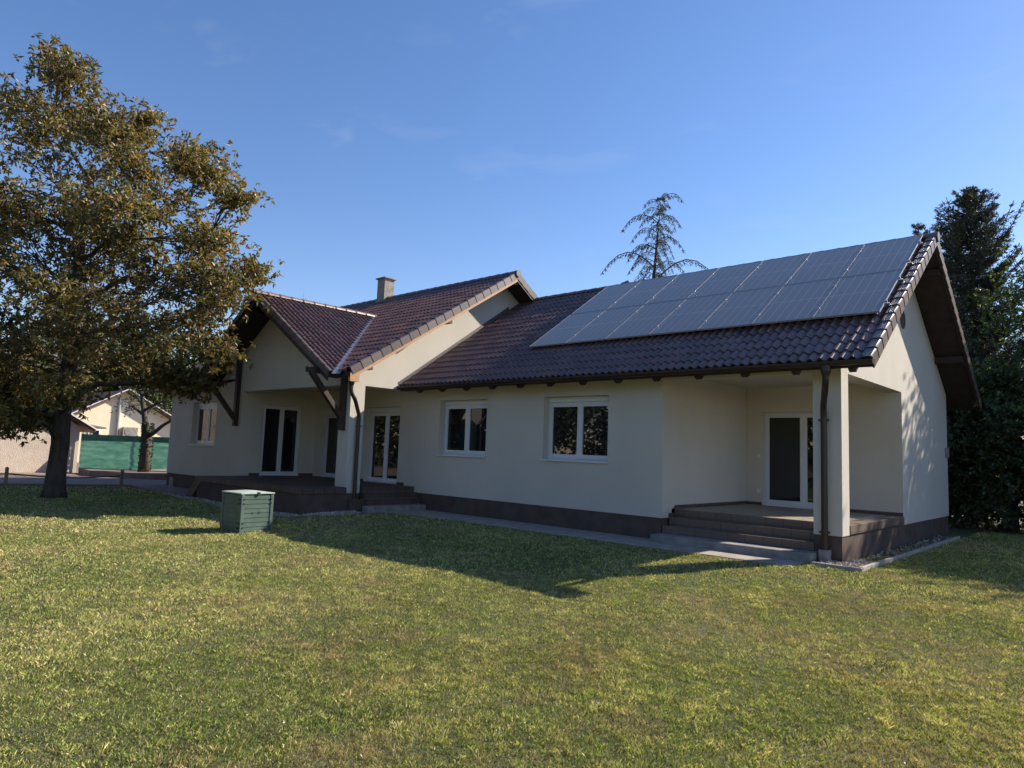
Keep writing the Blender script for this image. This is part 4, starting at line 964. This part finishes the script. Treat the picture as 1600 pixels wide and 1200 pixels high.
GP = [(.05, .08, .026), (.08, .12, .036), (.12, .165, .052), (.035, .052, .02)]
def bush_tree(name, x, y, h, r, label, pal=GP, wts=(3, 4, 2, 2), twigs=9, per=70, leaf=(.10, .032), nb=16, z0=1.0, cat='tree', group=None, clump=.34, seed=0):
    bl = []
    for k in range(nb):
        f = (k + .5) / nb; z = z0 + (h - z0 - .3) * f; rr = r * math.sin(math.pi * min(1, .18 + .80 * f)) ** .7; a = k * 2.4 + seed
        bl.append((rr * .72 * math.cos(a), rr * .72 * math.sin(a), z, r * rnd.uniform(.38, .6)))
    return broadleaf(name, (x, y, 0), [(0, 0, -.1, .16), (0, 0, h * .3, .12), (.1, 0, h * .6, .08), (0, 0, h * .85, .04)], bl, label, cat, pal, list(wts), twigs, per, leaf, clump=clump, group=group, blobcol=.3)
bush_tree('leafy_tree', 1.6, 12.6, 8.3, 2.2, 'light green leafy tree right of the rear roof edge', nb=22, pal=[(.05, .09, .022), (.09, .14, .04), (.13, .18, .06)], wts=(3, 4, 2), seed=.3, per=60)
bush_tree('leafy_tree', 2.9, 17.0, 11.2, 2.4, 'tall loose leafy tree at the right edge of the picture', nb=20, pal=[(.05, .09, .022), (.10, .15, .04), (.16, .20, .07)], wts=(3, 4, 3), per=40, z0=4)
bush_tree('leafy_tree', 3.6, 13.8, 9.2, 2.4, 'dense leafy tree hiding behind the one beside the rear roof edge', nb=26, seed=.7, z0=2.5, per=85)
bush_tree('leafy_tree', 4.9, 13.2, 8.6, 2.3, 'leafy tree just outside the right edge shading the gable', nb=20, seed=1.)
bush_tree('leafy_tree', 8.4, 13.3, 9.0, 3.0, 'broad leafy tree further right of the gable', nb=26, seed=2., per=110, clump=.5, leaf=(.16, .05))
bush_tree('leafy_tree', 6.4, 12.6, 8.7, 2.6, 'full leafy tree between the broad one and the one shading the gable', nb=26, seed=2.6, per=110, clump=.45, leaf=(.16, .05))
for k, (x, y, h) in enumerate([(-.9, 11.4, 4.2), (1.0, 11.0, 4.6), (2.9, 11.1, 5.0), (5.2, 11.3, 5.2), (7.6, 11.2, 5.0), (-3.2, 12.0, 4.2)]):
    lab = ['dark dense shrub against the rear corner of the gable', 'dark dense shrub filling the right edge of the picture', 'dense shrub third from the gable in the hedge', 'dense shrub fourth from the gable in the hedge', 'dense shrub at the far right end of the hedge', 'dark shrub hidden behind the wing'][k]
    bush_tree('hedge_shrub', x, y, h, 1.7, lab, nb=18, z0=.0, per=110, twigs=10, leaf=(.11, .04), cat='shrub', group='dark shrubs behind the right gable', pal=[(.05, .078, .032), (.085, .12, .048), (.12, .16, .065)], wts=(3, 3, 2), seed=k)
# woods beyond the neighbours
for k, (x, y, h, r) in enumerate([(-60, 2, 10, 4.2), (-58, 9, 9.5, 4), (-62, 14, 13, 5), (-56, -5, 11, 4.5), (-60, -13, 12, 5), (-55, 17, 8.5, 3.5), (-64, 8, 12.5, 5)]):
    lab = ['broad tree behind the cream neighbour house', 'tree behind the right half of the cream gable', 'tall tree beyond the left end of the main roof', 'tree rising behind the outbuilding roof', 'tree at the far left behind the walnut crown', 'lower tree between cream house and main roof', 'tallest tree far behind the cream house'][k]
    bush_tree('distant_tree', x, y, h, r, lab, nb=20, per=55, twigs=10, leaf=(.32, .11), clump=.75, group='trees beyond the neighbouring houses', pal=[(.03, .05, .018), (.05, .075, .022), (.075, .10, .03)], wts=(3, 3, 2), seed=k)
conifer('thuja_tree', (-44, -1.6, 0), 6.6, 1.3, 'bright green thuja behind the outbuilding roof', nb=9, lift=.6, pal=[(.10, .19, .03), (.07, .14, .025)], powr=.6, needle=(.16, .03), dens=.8)
# bare twiggy tree top behind the cross gable ridge
def bare(name, base, h, label):
    t = empty(name, base, label, 'tree'); tb = MB(); base = Vector(base)
    def grow(p, d, L_, r, lv):
        q = p + d * L_; tb.tube([p, p.lerp(q, .5) + Vector(rng.normal(size=3) * .04 * L_), q], [r, r * .8, r * .6], 4, False)
        if lv == 0: return
        for k in range(3 if lv > 1 else 4):
            dd = (d + Vector(rng.normal(size=3) * .45)).normalized(); dd.z = abs(dd.z) * .8 + .2; grow(q, dd.normalized(), L_ * rnd.uniform(.6, .85), r * .6, lv - 1)
    grow(base, Vector((0, 0, 1)), h * .42, .10, 5); tb.build('branches', 'bark2', t); return t
bare('bare_tree', (-33.2, 8.6, 0), 7.5, 'thin bare tree top showing above the cross gable ridge')
# trees behind the photographer, mirrored in the window panes
for k, (x, y, h, r) in enumerate([(-34, -28, 9.5, 4.6), (-26, -31, 10, 4.8), (-18, -31, 9, 4.5), (-10, -33, 10, 5), (-2, -33, 9.5, 4.8), (-42, -24, 9.5, 4.6), (6, -34, 9.5, 4.8)]):
    bush_tree('garden_tree', x, y, h, r, 'leafy garden tree behind the viewer, mirrored in the window panes', nb=22, per=60, twigs=10, leaf=(.34, .13), clump=.8, z0=.6, group='garden trees behind the viewer', pal=[(.035, .06, .018), (.06, .085, .025), (.09, .10, .035)], wts=(3, 3, 2), seed=k)
print('verts', sum(len(o.data.vertices) for o in bpy.data.objects if o.type == 'MESH'))
